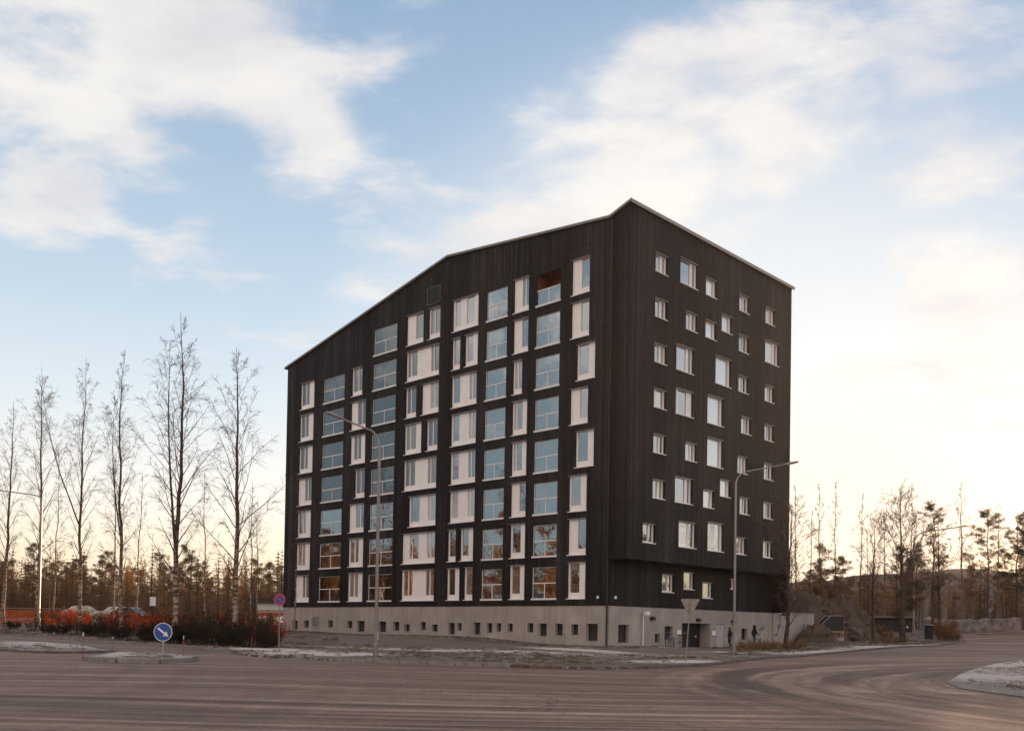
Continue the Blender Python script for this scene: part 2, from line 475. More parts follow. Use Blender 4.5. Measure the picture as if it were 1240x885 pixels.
rsmall(2,2.81,'l'); rsmall(2,6.48,'l'); rsmall(2,8.95,'b'); rsmall(2,11.09,'b',.95); rsmall(2,13.5,'m'); rwide(2,17.38,'l')
rsmall(3,2.81,'l'); rwide(3,5.37,'l'); rtall(3,10.34); rsmall(3,13.5,'m'); rsmall(3,17.4,'m')
rsmall(4,2.81,'r'); rwide(4,5.37,'m'); rtall(4,9.33); rsmall(4,13.95,'m'); rsmall(4,17.42,'m')
rsmall(5,2.81,'m'); rsmall(5,6.59,'m'); rtall(5,9.36); rsmall(5,13.5,'l'); rsmall(5,17.4,'m')
rsmall(6,2.81,'l'); rwide(6,5.4,'l'); rsmall(6,8.92,'b'); rsmall(6,11.12,'b',1.03); rsmall(6,13.88,'m'); rsmall(6,17.4,'m')
rsmall(7,1.77,'m'); rwide(7,5.92,'b'); rtall(7,9.55); rsmall(7,13.43,'m'); rsmall(7,17.4,'m')
# recessed wall under the cantilever
for x, z0, z1, st in ((6.0,2.68,3.95,'m'), (8.68,2.98,4.25,'r'), (11.15,2.42,3.6,'r'), (15.0,3.25,4.05,'r')):
    x1 = x+(1.4 if st == 'm' else 1.3 if x < 15 else .6)
    window(FRL, 'RL', x, x1, z0, z1, [(x+.09, x1-.09, z0+.1, None)], .1, ((x+.8,) if st == 'm' else ()))

# openings in the concrete base
def base_window(F, key, x0, x1, z0, z1, depth=.32):
    HOLES[key].append((x0, x1, z0, z1))
    mb = MB(); mb.cur = 0
    reveal(mb, x0, x1, z0, z1, 0, -F.out*depth)
    mb.cur = 1
    boxd(mb, F, x0, x0+.04, depth-.05, depth-.01, z0, z1); boxd(mb, F, x1-.04, x1, depth-.05, depth-.01, z0, z1)
    boxd(mb, F, x0+.04, x1-.04, depth-.05, depth-.01, z1-.04, z1)
    w = put(mb, 'basement_window', [M['concrete'], M['black_metal']], F, (x0+x1)/2, z0)
    g = MB(); rectd(g, F, x0, x1, z0, z1, depth); sub(g, 'pane', M['dark_interior'], w, (x0+x1)/2, z0)
for q in ((36.65,37.61,-.46,.33),(34.88,35.66,-.29,.34),(31.11,31.84,-.25,.37),(28.2,28.98,-.27,.33),(26.44,27.52,-.55,.35),
          (23.51,24.52,-.54,.33),(21.76,22.56,-.39,.31),(20.45,21.11,-.43,.13),(18.44,19.1,-.28,.32),(17.02,17.71,-.4,.15),
          (15.02,15.75,-.57,.28),(14.25,14.76,-.28,.28),(12.19,12.94,-.56,.34),(10.92,11.48,-.4,.3),(9.99,10.48,-.3,.3),
          (8.79,9.3,-.29,.29),(6.76,7.33,-.3,.33),(5.46,6.22,-.55,.32),(3.98,4.66,-.48,.31),(2.59,3.2,-.42,.29),(.89,1.85,-.8,.34)):
    base_window(FL, 'LB', *q)
for q in ((1.1,2.25,-.87,.31),(5.26,5.83,-.85,-.27),(6.4,7.4,-.69,.27),(16.72,17.6,-.64,.22)):
    base_window(FRL, 'RB', *q)
# garage entrance and steel door
HOLES['RB'] += [(8.55, 12.2, -2.0, .53), (13.15, 14.22, -2.0, .56)]
mb = MB(); reveal(mb, 8.55, 12.2, -2.0, .53, 0, .9)
gd = put(mb, 'garage_entrance', M['concrete'], FRL, 10.4, -1.4)
mb = MB(); rectd(mb, FRL, 8.55, 12.2, -2.0, .53, .9)
for k in range(5): boxd(mb, FRL, 8.6, 12.15, .86, .89, -1.35+.37*k, -1.02+.37*k)
sub(mb, 'garage_door', M['black_metal'], gd, 10.4, -1.4)
mb = MB(); boxd(mb, FRL, 11.5, 11.62, .80, .855, -.5, -.4); sub(mb, 'handle', M['white_metal'], gd, 10.4, -1.4)
mb = MB(); boxd(mb, FRL, 13.15, 14.22, .06, .12, -2.0, .56)
sd = put(mb, 'steel_door', M['grey_door'], FRL, 13.7, -1.4)
mb = MB(); boxd(mb, FRL, 13.2, 14.17, .045, .058, .44, .5); boxd(mb, FRL, 13.55, 13.8, .04, .059, .2, .27)
sub(mb, 'door_closer', M['black_metal'], sd, 13.7, -1.4)
mb = MB(); boxd(mb, FRL, 13.22, 13.36, .02, .058, -.45, -.4); sub(mb, 'handle', M['grey_metal'], sd, 13.7, -1.4)
for x in (7.93, 12.5):
    mb = MB(); boxd(mb, FRL, x, x+.46, -.03, -.002, -.35, 0); put(mb, 'notice_plate', M['notice_white'], FRL, x, -.2)
for x, z in ((4.65,.68), (10.35,.67), (15.2,.64)):
    mb = MB(); boxd(mb, FRL, x, x+.46, -.16, -.002, z, z+.2); boxd(mb, FRL, x+.08, x+.38, -.10, -.004, z+.2, z+.25)
    put(mb, 'wall_lamp', M['black_metal'], FRL, x, z, bevel=.02)
for F, x in ((FL, .75), (FRL, .55)):        # small white sensors near the corner
    mb = MB(); boxd(mb, F, x, x+.14, -.17, -.032, 2.0, 2.2); put(mb, 'corner_camera', M['white_metal'], F, x, 2.0, bevel=.02)
# white downpipe with a lamp head on the gable base
mb = MB(); mb.tube([(3.75,-.08,-1.35),(3.75,-.08,.95)], .045, 8); mb.tube([(3.75,-.08,.95),(3.75,-.3,1.1)], .04, 8)
boxd(mb, FRL, 3.55, 3.95, -.5, -.25, 1.0, 1.25)
put(mb, 'lamp_conduit', M['white_metal'], FRL, 3.75, -1.2)

# walls
CON = 1.55
mb = MB()
holed(mb, 0, LEN_L, CON, 25.6, HOLES['L'], 0, prof, [p[0] for p in PROF])
mb.add([(-W_OVER,0,4.62),(0,0,4.62),(0,0,25.6),(-W_OVER,0,25.6)], [(0,1,2,3)])
mb.add([(-W_OVER,0,25.6),(0,0,25.6),(0,0,prof(0)),(-W_OVER,0,prof(-W_OVER))], [(0,1,2,3)])
# far end and back of the left facade, for other views
yb = -LEN_R
mb.add([(LEN_L,0,CON),(LEN_L,yb,CON),(LEN_L,yb,24.3),(LEN_L,0,24.3)], [(0,1,2,3)])
pb = [(-W_OVER, CON)] + PROF + [(LEN_L, CON)]
mb.add([(x, yb, z) for x, z in pb], [tuple(range(len(pb)))])
put(mb, 'timber_wall', M['timber'], FL, 0, 0)
mb = MB(); holed(mb, 0, LEN_R, 4.62, 27.93, HOLES['RU'], 0); put(mb, 'timber_wall', M['timber'], FRU, 0, 0)
mb = MB(); holed(mb, 0, LEN_R, CON, 4.64, HOLES['RL'], 0); put(mb, 'timber_wall', M['timber'], FRL, 0, 0)
mb = MB(); mb.add([(0,0,4.62),(LEN_R,0,4.62),(LEN_R,W_OVER,4.62),(0,W_OVER,4.62)], [(0,1,2,3)])
put(mb, 'soffit', M['timber'], FRU, 0, 4.62)
mb = MB(); holed(mb, 0, LEN_L, -2.6, CON, HOLES['LB'], -.035)
mb.add([(0,-.035,CON),(LEN_L,-.035,CON),(LEN_L,.0,CON),(0,.0,CON)], [(0,1,2,3)])
mb.add([(LEN_L,-.035,-2.6),(LEN_L,yb,-2.6),(LEN_L,yb,CON),(LEN_L,-.035,CON)], [(0,1,2,3)])
put(mb, 'concrete_base', M['concrete'], FL, 0, 0)
mb = MB(); holed(mb, .035, LEN_R, -2.6, CON, HOLES['RB'], .035); put(mb, 'concrete_base', M['concrete'], FRL, 0, 0)
# electrical cabinet, vent grille, downpipe
mb = MB(); boxd(mb, FL, 33.3, 34.3, -.06, .03, -.06, .74); put(mb, 'meter_cabinet', M['grey_metal'], FL, 33.8, 0, bevel=.015)
mb = MB(); boxd(mb, FL, 17.39, 18.92, -.02, .02, 25.7, 27.0)
for k in range(13): boxd(mb, FL, 17.46, 18.85, -.04, -.022, 25.76+k*.094, 25.80+k*.094)
vg = put(mb, 'vent_grille', M['black_metal'], FL, 18.1, 25.7)
mb = MB()
for z in (25.68, 27.0): boxd(mb, FL, 17.36, 18.95, -.045, .01, z, z+.03)
for x in (17.36, 18.92): boxd(mb, FL, x, x+.03, -.045, .01, 25.71, 27.0)
sub(mb, 'frame', M['roof_metal'], vg, 18.1, 25.7)
mb = MB(); mb.tube([(.05,.11,-1.3),(.05,.11,27.2)], .06, 8)
for z in range(0, 27, 3): mb.box(-.04, .14, .0, .12, z+.5, z+.56)
put(mb, 'drainpipe', M['black_metal'], FL, .05, 0, smooth=False)
mb = MB(); mb.tube([(16.5,.09,26.0),(16.5,.09,28.7)], .04, 6); put(mb, 'roof_cable', M['black_metal'], FL, 16.5, 26)
# roof sheets and their edge flashings
mb = MB()
for (a, za), (b, zb) in zip(PROF, PROF[1:]):
    y0, y1 = .16, yb-.16
    a2 = a-.16 if a == -W_OVER else a; b2 = b+.22 if b == LEN_L else b
    sl = (zb-za)/(b-a)
    za2, zb2 = za+sl*(a2-a), zb+sl*(b2-b)
    mb.add([(a2,y0,za2+.02),(b2,y0,zb2+.02),(b2,y1,zb2+.02),(a2,y1,za2+.02),(a2,y0,za2+.14),(b2,y0,zb2+.14),(b2,y1,zb2+.14),(a2,y1,za2+.14)],
           [(0,1,2,3),(4,5,6,7),(0,1,5,4),(1,2,6,5),(2,3,7,6),(3,0,4,7)])
rf = put(mb, 'roof', M['roof_metal'], FL, 16.5, 28)
mb = MB()
for (a, za), (b, zb) in zip(PROF, PROF[1:]):
    a2 = a-.18 if a == -W_OVER else a; b2 = b+.24 if b == LEN_L else b
    sl = (zb-za)/(b-a); za2, zb2 = za+sl*(a2-a), zb+sl*(b2-b)
    q = [(a2, za2-.02), (b2, zb2-.02), (b2, zb2+.15), (a2, za2+.15)]
    mb.prism(q, .163, .19, 'y')
sub(mb, 'fascia', M['roof_metal'], rf, 16.5, 28)
mb = MB(); mb.box(-W_OVER-.20, -W_OVER-.165, yb-.16, .19, 27.86, 28.09)
sub(mb, 'fascia', M['fascia'], rf, 16.5, 28)
mb = MB(); mb.box(LEN_L+.24, LEN_L+.34, yb-.16, .19, 24.2, 24.36); sub(mb, 'gutter', M['fascia'], rf, 16.5, 28)
# ------------------------------------------------------------------ terrain (eye level is z = 0)
CTRL = np.array([(0,0,-1.65),(-20,0,-1.65),(20,0,-1.65),(0,15,-1.65),(-60,0,-1.6),(60,0,-1.6),(-15,20,-1.55),(-11.6,31,-1.42),(-14,48,-1.5),(-25,58,-1.42),(-37,69,-1.2),(-60,92,-.9),
(-13,53,-1.45),(6.3,62.5,-1.22),(-5,74,-.82),(-21.5,90,-.74),(-6,42,-1.5),(12,52,-1.42),(10,40,-1.55),(18,55,-1.5),(15.5,70.5,-1.38),(21,77.5,-1.05),(27,84,-.85),(35,80,-1.05),(43,92,-.8),
(57,110,-.1),(62,119,.9),(48,122,.7),(-48,88,-.85),(-60,130,-.4),(-20,130,-.3),(25,30,-1.6),(14,30,-1.62),(33,60,-1.35),(60,60,-1.3),(90,90,0),(100,150,1.0),(0,200,.3),(-150,200,-.2),(160,200,1.5),(0,400,0),(300,400,1),(-300,400,-.3),(-150,60,-1),(150,40,-1.4),(0,-60,-1.65),(-100,-60,-1.6),(100,-60,-1.6),
(-50,106,.1),(-38,107,.1),(-30,124,-.4)], float)
def zgv(x, y):
    x = np.asarray(x, float); y = np.asarray(y, float)
    d2 = (x[..., None]-CTRL[:, 0])**2 + (y[..., None]-CTRL[:, 1])**2
    w = 1/(d2+9)**1.6
    return (w*CTRL[:, 2]).sum(-1)/w.sum(-1)
def zg(x, y): return float(zgv(np.array([x]), np.array([y]))[0])

def axis_lines(dense, step, far):
    a = list(np.arange(-dense, dense+step, step)); out = []
    q = dense
    while q < far: q = q*1.3+10; out.append(q)
    return np.array([-v for v in out[::-1]] + a + out)
xs = np.clip(axis_lines(130, 4, 900), -690, 690); ys = np.clip(axis_lines(140, 4, 900), -140, 630); xs = np.unique(xs); ys = np.unique(ys)
X, Y = np.meshgrid(xs, ys); Z = zgv(X, Y) - .12
nx, ny = len(xs), len(ys)
mb = MB(); mb.v = list(zip(X.ravel().tolist(), Y.ravel().tolist(), Z.ravel().tolist()))
mb.f = [(j*nx+i, j*nx+i+1, (j+1)*nx+i+1, (j+1)*nx+i) for j in range(ny-1) for i in range(nx-1)]; mb.m = [0]*len(mb.f)

# patches of frost and bare soil with a shape of their own: (x, y, rx, ry, angle, amount)
SNOW = [(4,55,5.5,1.6,-.75,1.0),(8.5,50,3.2,1.0,.7,.75),(-9,45.5,2.6,2.2,0,1.0),(-6.5,54,6,1.2,-.6,.55),(0,52,5,1.4,-.7,.6),
        (12.5,58.5,5,.9,.8,.75),(20,63,6,.8,.85,.7),(27,72,5,.9,.8,.55),(7.5,43.5,2.6,.8,.6,.8),(11,64.5,3,.8,.8,.65),(-25,54,8,5,-.8,.55),(-15,39,4,4,0,.55),
        (18,36,4,3,.6,.45),(26,47,9,4,.9,.55),(-12.5,50.5,3,1.4,-.7,.9),(34,80,5,1.2,.8,.5),(14.5,51,2.2,.5,.9,.75)]
def snow_at(x, y):
    s = np.zeros_like(x)
    for cx, cy, rx, ry, a, k in SNOW:
        u = (x-cx)*math.cos(a)+(y-cy)*math.sin(a); v = -(x-cx)*math.sin(a)+(y-cy)*math.cos(a)
        s = np.maximum(s, k*np.exp(-(u/rx)**2-(v/ry)**2))
    return s
def sheet(name, poly, lift, mat, step=1.2, skirt=0, snow=True):
    P = [Vector((p[0], p[1])) for p in poly]
    bx0, bx1 = min(p.x for p in P), max(p.x for p in P); by0, by1 = min(p.y for p in P), max(p.y for p in P)
    px = np.array([p.x for p in P]); py = np.array([p.y for p in P])
    # densify the outline
    ring = []
    for a, b in zip(P, P[1:]+P[:1]):
        k = max(1, int((b-a).length/step/1.5))
        ring += [a.lerp(b, i/k) for i in range(k)]
    gx, gy = np.meshgrid(np.arange(bx0+step/2, bx1, step), np.arange(by0+step/2, by1, step))
    gx = gx.ravel(); gy = gy.ravel(); ins = np.zeros(len(gx), bool)
    j = len(px)-1
    for i in range(len(px)):
        c = ((py[i] > gy) != (py[j] > gy)) & (gx < (px[j]-px[i])*(gy-py[i])/(py[j]-py[i]+1e-12)+px[i])
        ins ^= c; j = i
    pts = ring + [Vector((a, b)) for a, b in zip(gx[ins].tolist(), gy[ins].tolist())]
    n = len(ring)
    v, e, f, *_ = delaunay_2d_cdt(pts, [(i, (i+1) % n) for i in range(n)], [tuple(range(n))], 1, 1e-5)
    ax = np.array([q.x for q in v]); ay = np.array([q.y for q in v]); az = zgv(ax, ay)+lift
    b = MB(); b.add(list(zip(ax, ay, az)), [tuple(t) for t in f])
    if skirt:
        rx = np.array([q.x for q in ring]); ry = np.array([q.y for q in ring]); rzv = zgv(rx, ry)+lift
        vs = list(zip(rx, ry, rzv)) + list(zip(rx, ry, rzv-skirt))
        b.add(vs, [(i, (i+1) % n, n+(i+1) % n, n+i) for i in range(n)])
    o = b.build(name, mat, smooth=False)
    if snow:
        at = o.data.attributes.new('frost', 'FLOAT', 'POINT')
        co = np.zeros(len(o.data.vertices)*3); o.data.vertices.foreach_get('co', co); co = co.reshape(-1, 3)
        at.data.foreach_set('value', snow_at(co[:, 0], co[:, 1]))
    return struct(o)

def m_road():
    m, nt, b = new_mat('dusty_asphalt')
    v = coords(nt)
    grit = nt.noise(v, 9, 6, .7)
    big = nt.noise(nt.map(v, (.08,.08,.08)), 1, 5, .6)
    # tyre tracks: streaks along the main road, which runs parallel to the long facade
    al = nt.map(v, (.035, .75, 1), (0,0,-AL)); s1 = nt.noise(al, 1.0, 6, .62, .9)
    al2 = nt.map(v, (.07, 2.6, 1), (0,0,-AL), (5,2,0)); s2 = nt.noise(al2, 1.0, 5, .65, .9)
    # and streaks that curve round into the side road
    def arc(cx, cy, r0, r1, seed):
        sp = nt.new('ShaderNodeSeparateXYZ'); nt.link(nt.map(v, loc=(-cx,-cy,0)), sp.inputs[0])
        r = nt.math('SQRT', nt.math('ADD', nt.math('MULTIPLY', sp.outputs[0], sp.outputs[0]), nt.math('MULTIPLY', sp.outputs[1], sp.outputs[1])))
        th = nt.math('ARCTAN2', sp.outputs[1], sp.outputs[0])
        cb = nt.new('ShaderNodeCombineXYZ'); nt.link(nt.math('MULTIPLY', r, 1.1), cb.inputs[0]); nt.link(nt.math('MULTIPLY', th, 1.2), cb.inputs[1]); cb.inputs[2].default_value = seed
        n = nt.noise(cb.outputs[0], 1.0, 5, .6, .2)
        ms = nt.math('MULTIPLY', nt.smooth(r, r0, r0+3), nt.math('SUBTRACT', 1, nt.smooth(r, r1-4, r1)))
        return n, ms
    a1, k1 = arc(30, 26, 9, 27, 1.3)
    a2, k2 = arc(-34, 20, 10, 34, 7.7)
    st = nt.math('ADD', nt.math('MULTIPLY', s1, .70), nt.math('MULTIPLY', nt.smooth(s2, .38, .64), .29))
    def mixf(f, a, b_):
        n = nt.new('ShaderNodeMix'); nt.link(f, n.inputs[0]); nt.link(a, n.inputs[2]); nt.link(b_, n.inputs[3]); return n.outputs[0]
    def crisp(a): return nt.math('ADD', nt.math('MULTIPLY', a, .68), nt.math('MULTIPLY', nt.smooth(a, .43, .58), .30))
    a3, k3 = arc(31, 22, 12, 26, 4.4)
    st = mixf(nt.math('MULTIPLY', k1, .8), st, crisp(a1))
    st = mixf(nt.math('MULTIPLY', k2, .22), st, a2)
    st = mixf(nt.math('MULTIPLY', k3, .35), st, crisp(a3))
    blot = nt.noise(v, .55, 7, .72, .8)
    f = nt.math('ADD', nt.math('ADD', nt.math('MULTIPLY', st, .66), nt.math('ADD', nt.math('MULTIPLY', big, .16), nt.math('MULTIPLY', blot, .18))), nt.math('MULTIPLY', nt.math('SUBTRACT', grit, .5), .34))
    c = nt.ramp(f, [(.33, (.052,.032,.024)), (.42, (.102,.064,.048)), (.50, (.163,.106,.082)), (.59, (.245,.168,.134)), (.72, (.42,.315,.27))])
    # cracks
    vo = nt.new('ShaderNodeTexVoronoi', feature='DISTANCE_TO_EDGE'); vo.inputs['Scale'].default_value = .33
    wv = nt.new('ShaderNodeVectorMath', operation='ADD'); nt.link(v, wv.inputs[0])
    ns_ = nt.new('ShaderNodeTexNoise'); ns_.inputs['Scale'].default_value = .9; ns_.inputs['Detail'].default_value = 5; nt.link(v, ns_.inputs['Vector'])
    sc_ = nt.new('ShaderNodeVectorMath', operation='SCALE'); nt.link(ns_.outputs['Color'], sc_.inputs[0]); sc_.inputs['Scale'].default_value = 1.8; nt.link(sc_.outputs[0], wv.inputs[1])
    nt.link(wv.outputs[0], vo.inputs['Vector'])
    ck = nt.math('MULTIPLY', nt.math('SUBTRACT', 1, nt.smooth(vo.outputs['Distance'], .004, .016)), nt.smooth(big, .46, .60))
    c = nt.mix(nt.math('MULTIPLY', ck, .75), c, (.03,.022,.018))
    at = nt.new('ShaderNodeAttribute', attribute_name='frost')
    fr = nt.smooth(nt.math('ADD', nt.math('MULTIPLY', at.outputs['Fac'], .35), nt.noise(v, 2.2, 5, .7)), .68, .9)
    c = nt.mix(nt.math('MULTIPLY', fr, .4), c, (.42,.38,.37))
    nt.link(c, b.inputs['Base Color']); b.inputs['Roughness'].default_value = .82
    bump(nt, b, nt.noise(v, 22, 5, .7), .5, .012)
    return m
M['road'] = m_road()
def m_earth(name, lo, mid, hi, frost=.62, fcol=(.60,.55,.54), tuft=True):
    m, nt, b = new_mat(name)
    v = coords(nt)
    n1 = nt.noise(v, .45, 6, .65); n2 = nt.noise(v, 5, 6, .75); n3 = nt.noise(v, 1.6, 5, .7, .6)
    f = nt.math('ADD', nt.math('MULTIPLY', n1, .5), nt.math('MULTIPLY', n2, .5))
    c = nt.ramp(f, [(.34, lo), (.5, mid), (.68, hi)])
    at = nt.new('ShaderNodeAttribute', attribute_name='frost')
    g = nt.math('ADD', nt.math('ADD', nt.math('MULTIPLY', at.outputs['Fac'], .52), nt.math('MULTIPLY', n3, .55)), nt.math('MULTIPLY', n2, .32))
    g = nt.math('ADD', g, nt.math('MULTIPLY', nt.math('SUBTRACT', nt.noise(v, 17, 4, .75), .5), .55))
    fr = nt.smooth(g, frost, frost+.14)
    c = nt.mix(nt.math('MULTIPLY', nt.math('SUBTRACT', nt.noise(v, 11, 5, .8), .35), .5, clamp=True), c, lo)
    c = nt.mix(nt.math('MULTIPLY', fr, .85), c, fcol)
    nt.link(c, b.inputs['Base Color']); b.inputs['Roughness'].default_value = .95
    bump(nt, b, nt.math('ADD', n2, n3), .8, .06)
    return m
M['earth'] = m_earth('frosty_earth', (.045,.030,.021), (.105,.074,.056), (.20,.152,.122), .47)
M['island'] = m_earth('frosted_island', (.10,.088,.08), (.19,.17,.16), (.31,.285,.275), .48, (.52,.48,.47))
M['path'] = m_earth('gravel_path', (.10,.074,.060), (.155,.118,.097), (.23,.18,.152), .66)
M['field'] = m_earth('winter_field', (.05,.036,.024), (.09,.065,.042), (.14,.105,.07), 1.2)
struct(mb.build('ground', M['field'], fixn=False))

KERB_L = [(-70,100),(-45,76.7),(-38.5,71.9),(-31.8,65.8),(-20.3,56.0),(-13.9,47.9)]
VERGE = KERB_L + [(-12.2,43.5),(-10.2,40.9),(-9.2,42.5),(-9.6,49.8),(-10.8,62.8),(-21,76),(-30,100),(-34,135),(-75,135)]
YARD_F = [(-9.1,42.3),(-8.6,40.2),(-7.4,39.1),(-5.5,38.1),(-3.2,36.9),(0,36.1),(2.5,35.6),(4.4,36.5),(6.4,38.8),(8.1,41.2),(11.3,46.5),(18.4,59),(24.4,67.2),(31.1,74.8),(39.6,86.5),(45.1,95.1)]
YARD = YARD_F + [(47.5,100),(48,106),(44,114),(42,135),(-34,135),(-30,100),(-21,76),(-10.8,62.8),(-9.6,49.8)]
ROAD = [(-110,-50),(110,-50),(110,98),(74,108),(60,116),(50,114),(44,104),(38,88),(20,66),(0,50),(-12,52),(-40,78),(-72,108),(-110,140)]
sheet('road', ROAD, 0.0, M['road'], 1.5)
sheet('verge', VERGE, .10, M['earth'], 1.2, .25)
sheet('yard', YARD, .10, M['earth'], 1.2, .25)
sheet('path', [(-11,61),(-4.5,57.5),(2.2,53.5),(7.2,51.2),(9.8,47.5),(11.0,50.5),(13.2,58.5),(17.4,66.5),(15.6,69.2),(11.2,64.2),(7,58.2),(4.6,57.0),(-2.5,65.5),(-12,74),(-17,78),(-18.6,76.5),(-12.5,69)], .104, M['path'], .9)
ISL1 = [(-45,62.5),(-31,58.6),(-28.4,57.6),(-23.1,51.6),(-18.4,44.6),(-19.0,42.2),(-20.5,41.6),(-27.6,46.4),(-36.6,56)]
ISL2 = [(-15.3,34.3),(-13.4,32.6),(-12.0,32.6),(-11.6,34.5),(-12.4,37.6),(-15.6,41.8),(-17.2,41.8)]
ISLR = [(14.4,31.6),(16.8,36.0),(19.5,40.6),(24.3,48.0),(29,54),(40.7,66),(60,78),(75,70),(40,20),(20,12),(14.6,18),(13.3,24.5),(13.4,28.5)]
sheet('traffic_island', ISL1, .09, M['island'], .8, .2)
sheet('traffic_island', ISL2, .13, M['island'], .6, .25)
sheet('grass_corner', ISLR, .035, M['island'], 1.0, .2)

def m_kerb():
    return simple('granite_kerb', (.22,.195,.185), .85, 0, .35, 3, .3)
M['kerb'] = m_kerb()
M['kerb_dark'] = simple('worn_kerb', (.12,.10,.095), .85, 0, .4, 3, .3)
def kerb(line, closed=False, w=.16, top=.125, mat='kerb'):
    pts = [Vector((p[0], p[1])) for p in line]
    if closed: pts = pts + [pts[0]]
    fine = []
    for a, b in zip(pts, pts[1:]):
        k = max(1, int((b-a).length/1.0)); fine += [a.lerp(b, i/k) for i in range(k)]
    fine.append(pts[-1])
    vs = []; fs = []
    for i, p in enumerate(fine):
        d = (fine[min(i+1, len(fine)-1)]-fine[max(i-1, 0)]).normalized(); n = Vector((-d.y, d.x))*w/2
        z = zg(p.x, p.y)
        for q, h in ((p-n, -.1), (p-n, top), (p+n, top), (p+n, -.1)): vs.append((q.x, q.y, z+h))
    for i in range(len(fine)-1):
        for k in range(3): fs.append((4*i+k, 4*i+k+1, 4*i+k+5, 4*i+k+4))
    n = len(fine)-1
    fs += [(0,1,2,3), (4*n+3,4*n+2,4*n+1,4*n)]
    b = MB(); rk = random.Random(len(fine))
    for i in range(n):                       # separate kerb stones with open joints, each set a little differently
        A, B = [Vector(q) for q in vs[4*i:4*i+4]], [Vector(q) for q in vs[4*i+4:4*i+8]]
        dz = Vector((rk.gauss(0,.006), rk.gauss(0,.006), rk.gauss(0,.008)))
        P0 = [a.lerp(c, .018)+dz for a, c in zip(A, B)]; P1 = [a.lerp(c, .982)+dz for a, c in zip(A, B)]
        b.add(P0+P1, [(0,1,5,4),(1,2,6,5),(2,3,7,6),(0,3,2,1),(4,5,6,7)])
    return struct(b.build('kerb', M[mat], bevel=0))
kerb(KERB_L)
kerb(YARD_F[2:6])
kerb(YARD_F[7:], mat='kerb_dark', top=.115)
kerb(ISL1, True, .14, .105, 'kerb_dark'); kerb(ISL2, True, .16, .15, 'kerb'); 

# hills: the rocky mound beside the building and the far ridge
def mound(name, cx, cy, rx, ry, ang, h, mat, n=44, rough=.25, seed=0, sink=.3):
    from mathutils import noise as mnoise
    r2 = np.random.default_rng(seed)
    ph = r2.uniform(0, 6.28, 12)
    b = MB(); vs = []
    for j in range(n+1):
        for i in range(n+1):
            u, v = -1.25+2.5*i/n, -1.25+2.5*j/n
            d = math.hypot(u, v)
            e = max(0, 1-d*d)**1.1
            bumpy = mnoise.fractal(Vector((u*3.1, v*3.1, seed*7.0)), .8, 2.1, 6)*rough*1.1 + .5*sum(math.sin(u*(2+k)*1.9+ph[k])*math.cos(v*(2+k)*1.7+ph[k+5])/(1.5+k) for k in range(6))*rough
            x = cx+rx*u*math.cos(ang)-ry*v*math.sin(ang); y = cy+rx*u*math.sin(ang)+ry*v*math.cos(ang)
            vs.append((x, y, zg(x, y)-sink+h*e*(1+bumpy)))
    b.add(vs, [(j*(n+1)+i, j*(n+1)+i+1, (j+1)*(n+1)+i+1, (j+1)*(n+1)+i) for j in range(n) for i in range(n)])
    return struct(b.build(name, mat, smooth=name == 'hill', fixn=False))
M['mound'] = m_earth('mound_soil', (.035,.023,.016), (.080,.054,.040), (.15,.11,.085), .80)
mound('rocky_mound', 32.2, 100.5, 10.5, 6.5, .85, 4.8, M['mound'], seed=3, rough=.34, n=120)
def mound_z(x, y):
    c, s = math.cos(.85), math.sin(.85); dx, dy = x-32.2, y-100.5
    u, v = (dx*c+dy*s)/10.5, (-dx*s+dy*c)/6.5; d = u*u+v*v
    return zg(x, y)-.3+4.2*max(0, 1-d)**1.1
mound('hill', 190, 420, 190, 70, 0, 24, M['hill'], seed=5)
mound('hill', -160, 500, 260, 80, 0, 14, M['hill'], seed=8)
mound('hill', 40, 540, 220, 60, 0, 16, M['hill'], seed=9)

def m_worn():
    m, nt, b = new_mat('worn_road_paint')
    v = coords(nt); o_ = nt.n['Material Output']
    f = nt.smooth(nt.noise(v, 2.6, 6, .75), .44, .62)
    tr = nt.new('ShaderNodeBsdfTransparent'); mx = nt.new('ShaderNodeMixShader')
    b.inputs['Base Color'].default_value = (.34,.30,.27,1); b.inputs['Roughness'].default_value = .8
    nt.link(nt.math('MULTIPLY', f, .65), mx.inputs[0]); nt.link(tr.outputs[0], mx.inputs[1]); nt.link(b.outputs[0], mx.inputs[2]); nt.link(mx.outputs[0], o_.inputs['Surface'])
    return m
M['worn_paint'] = m_worn()
for k in range(7):                          # worn zebra stripes across the mouth of the side road
    cx, cy = 10.2+1.05*k, 35.6-.55*k; dx, dy = .55, .83
    q = [(cx-dx*1.5-.22, cy-dy*1.5+.1), (cx-dx*1.5+.22, cy-dy*1.5-.1), (cx+dx*1.5+.22, cy+dy*1.5-.1), (cx+dx*1.5-.22, cy+dy*1.5+.1)]
    sheet('road_marking', q, .006, M['worn_paint'], .5, snow=False)
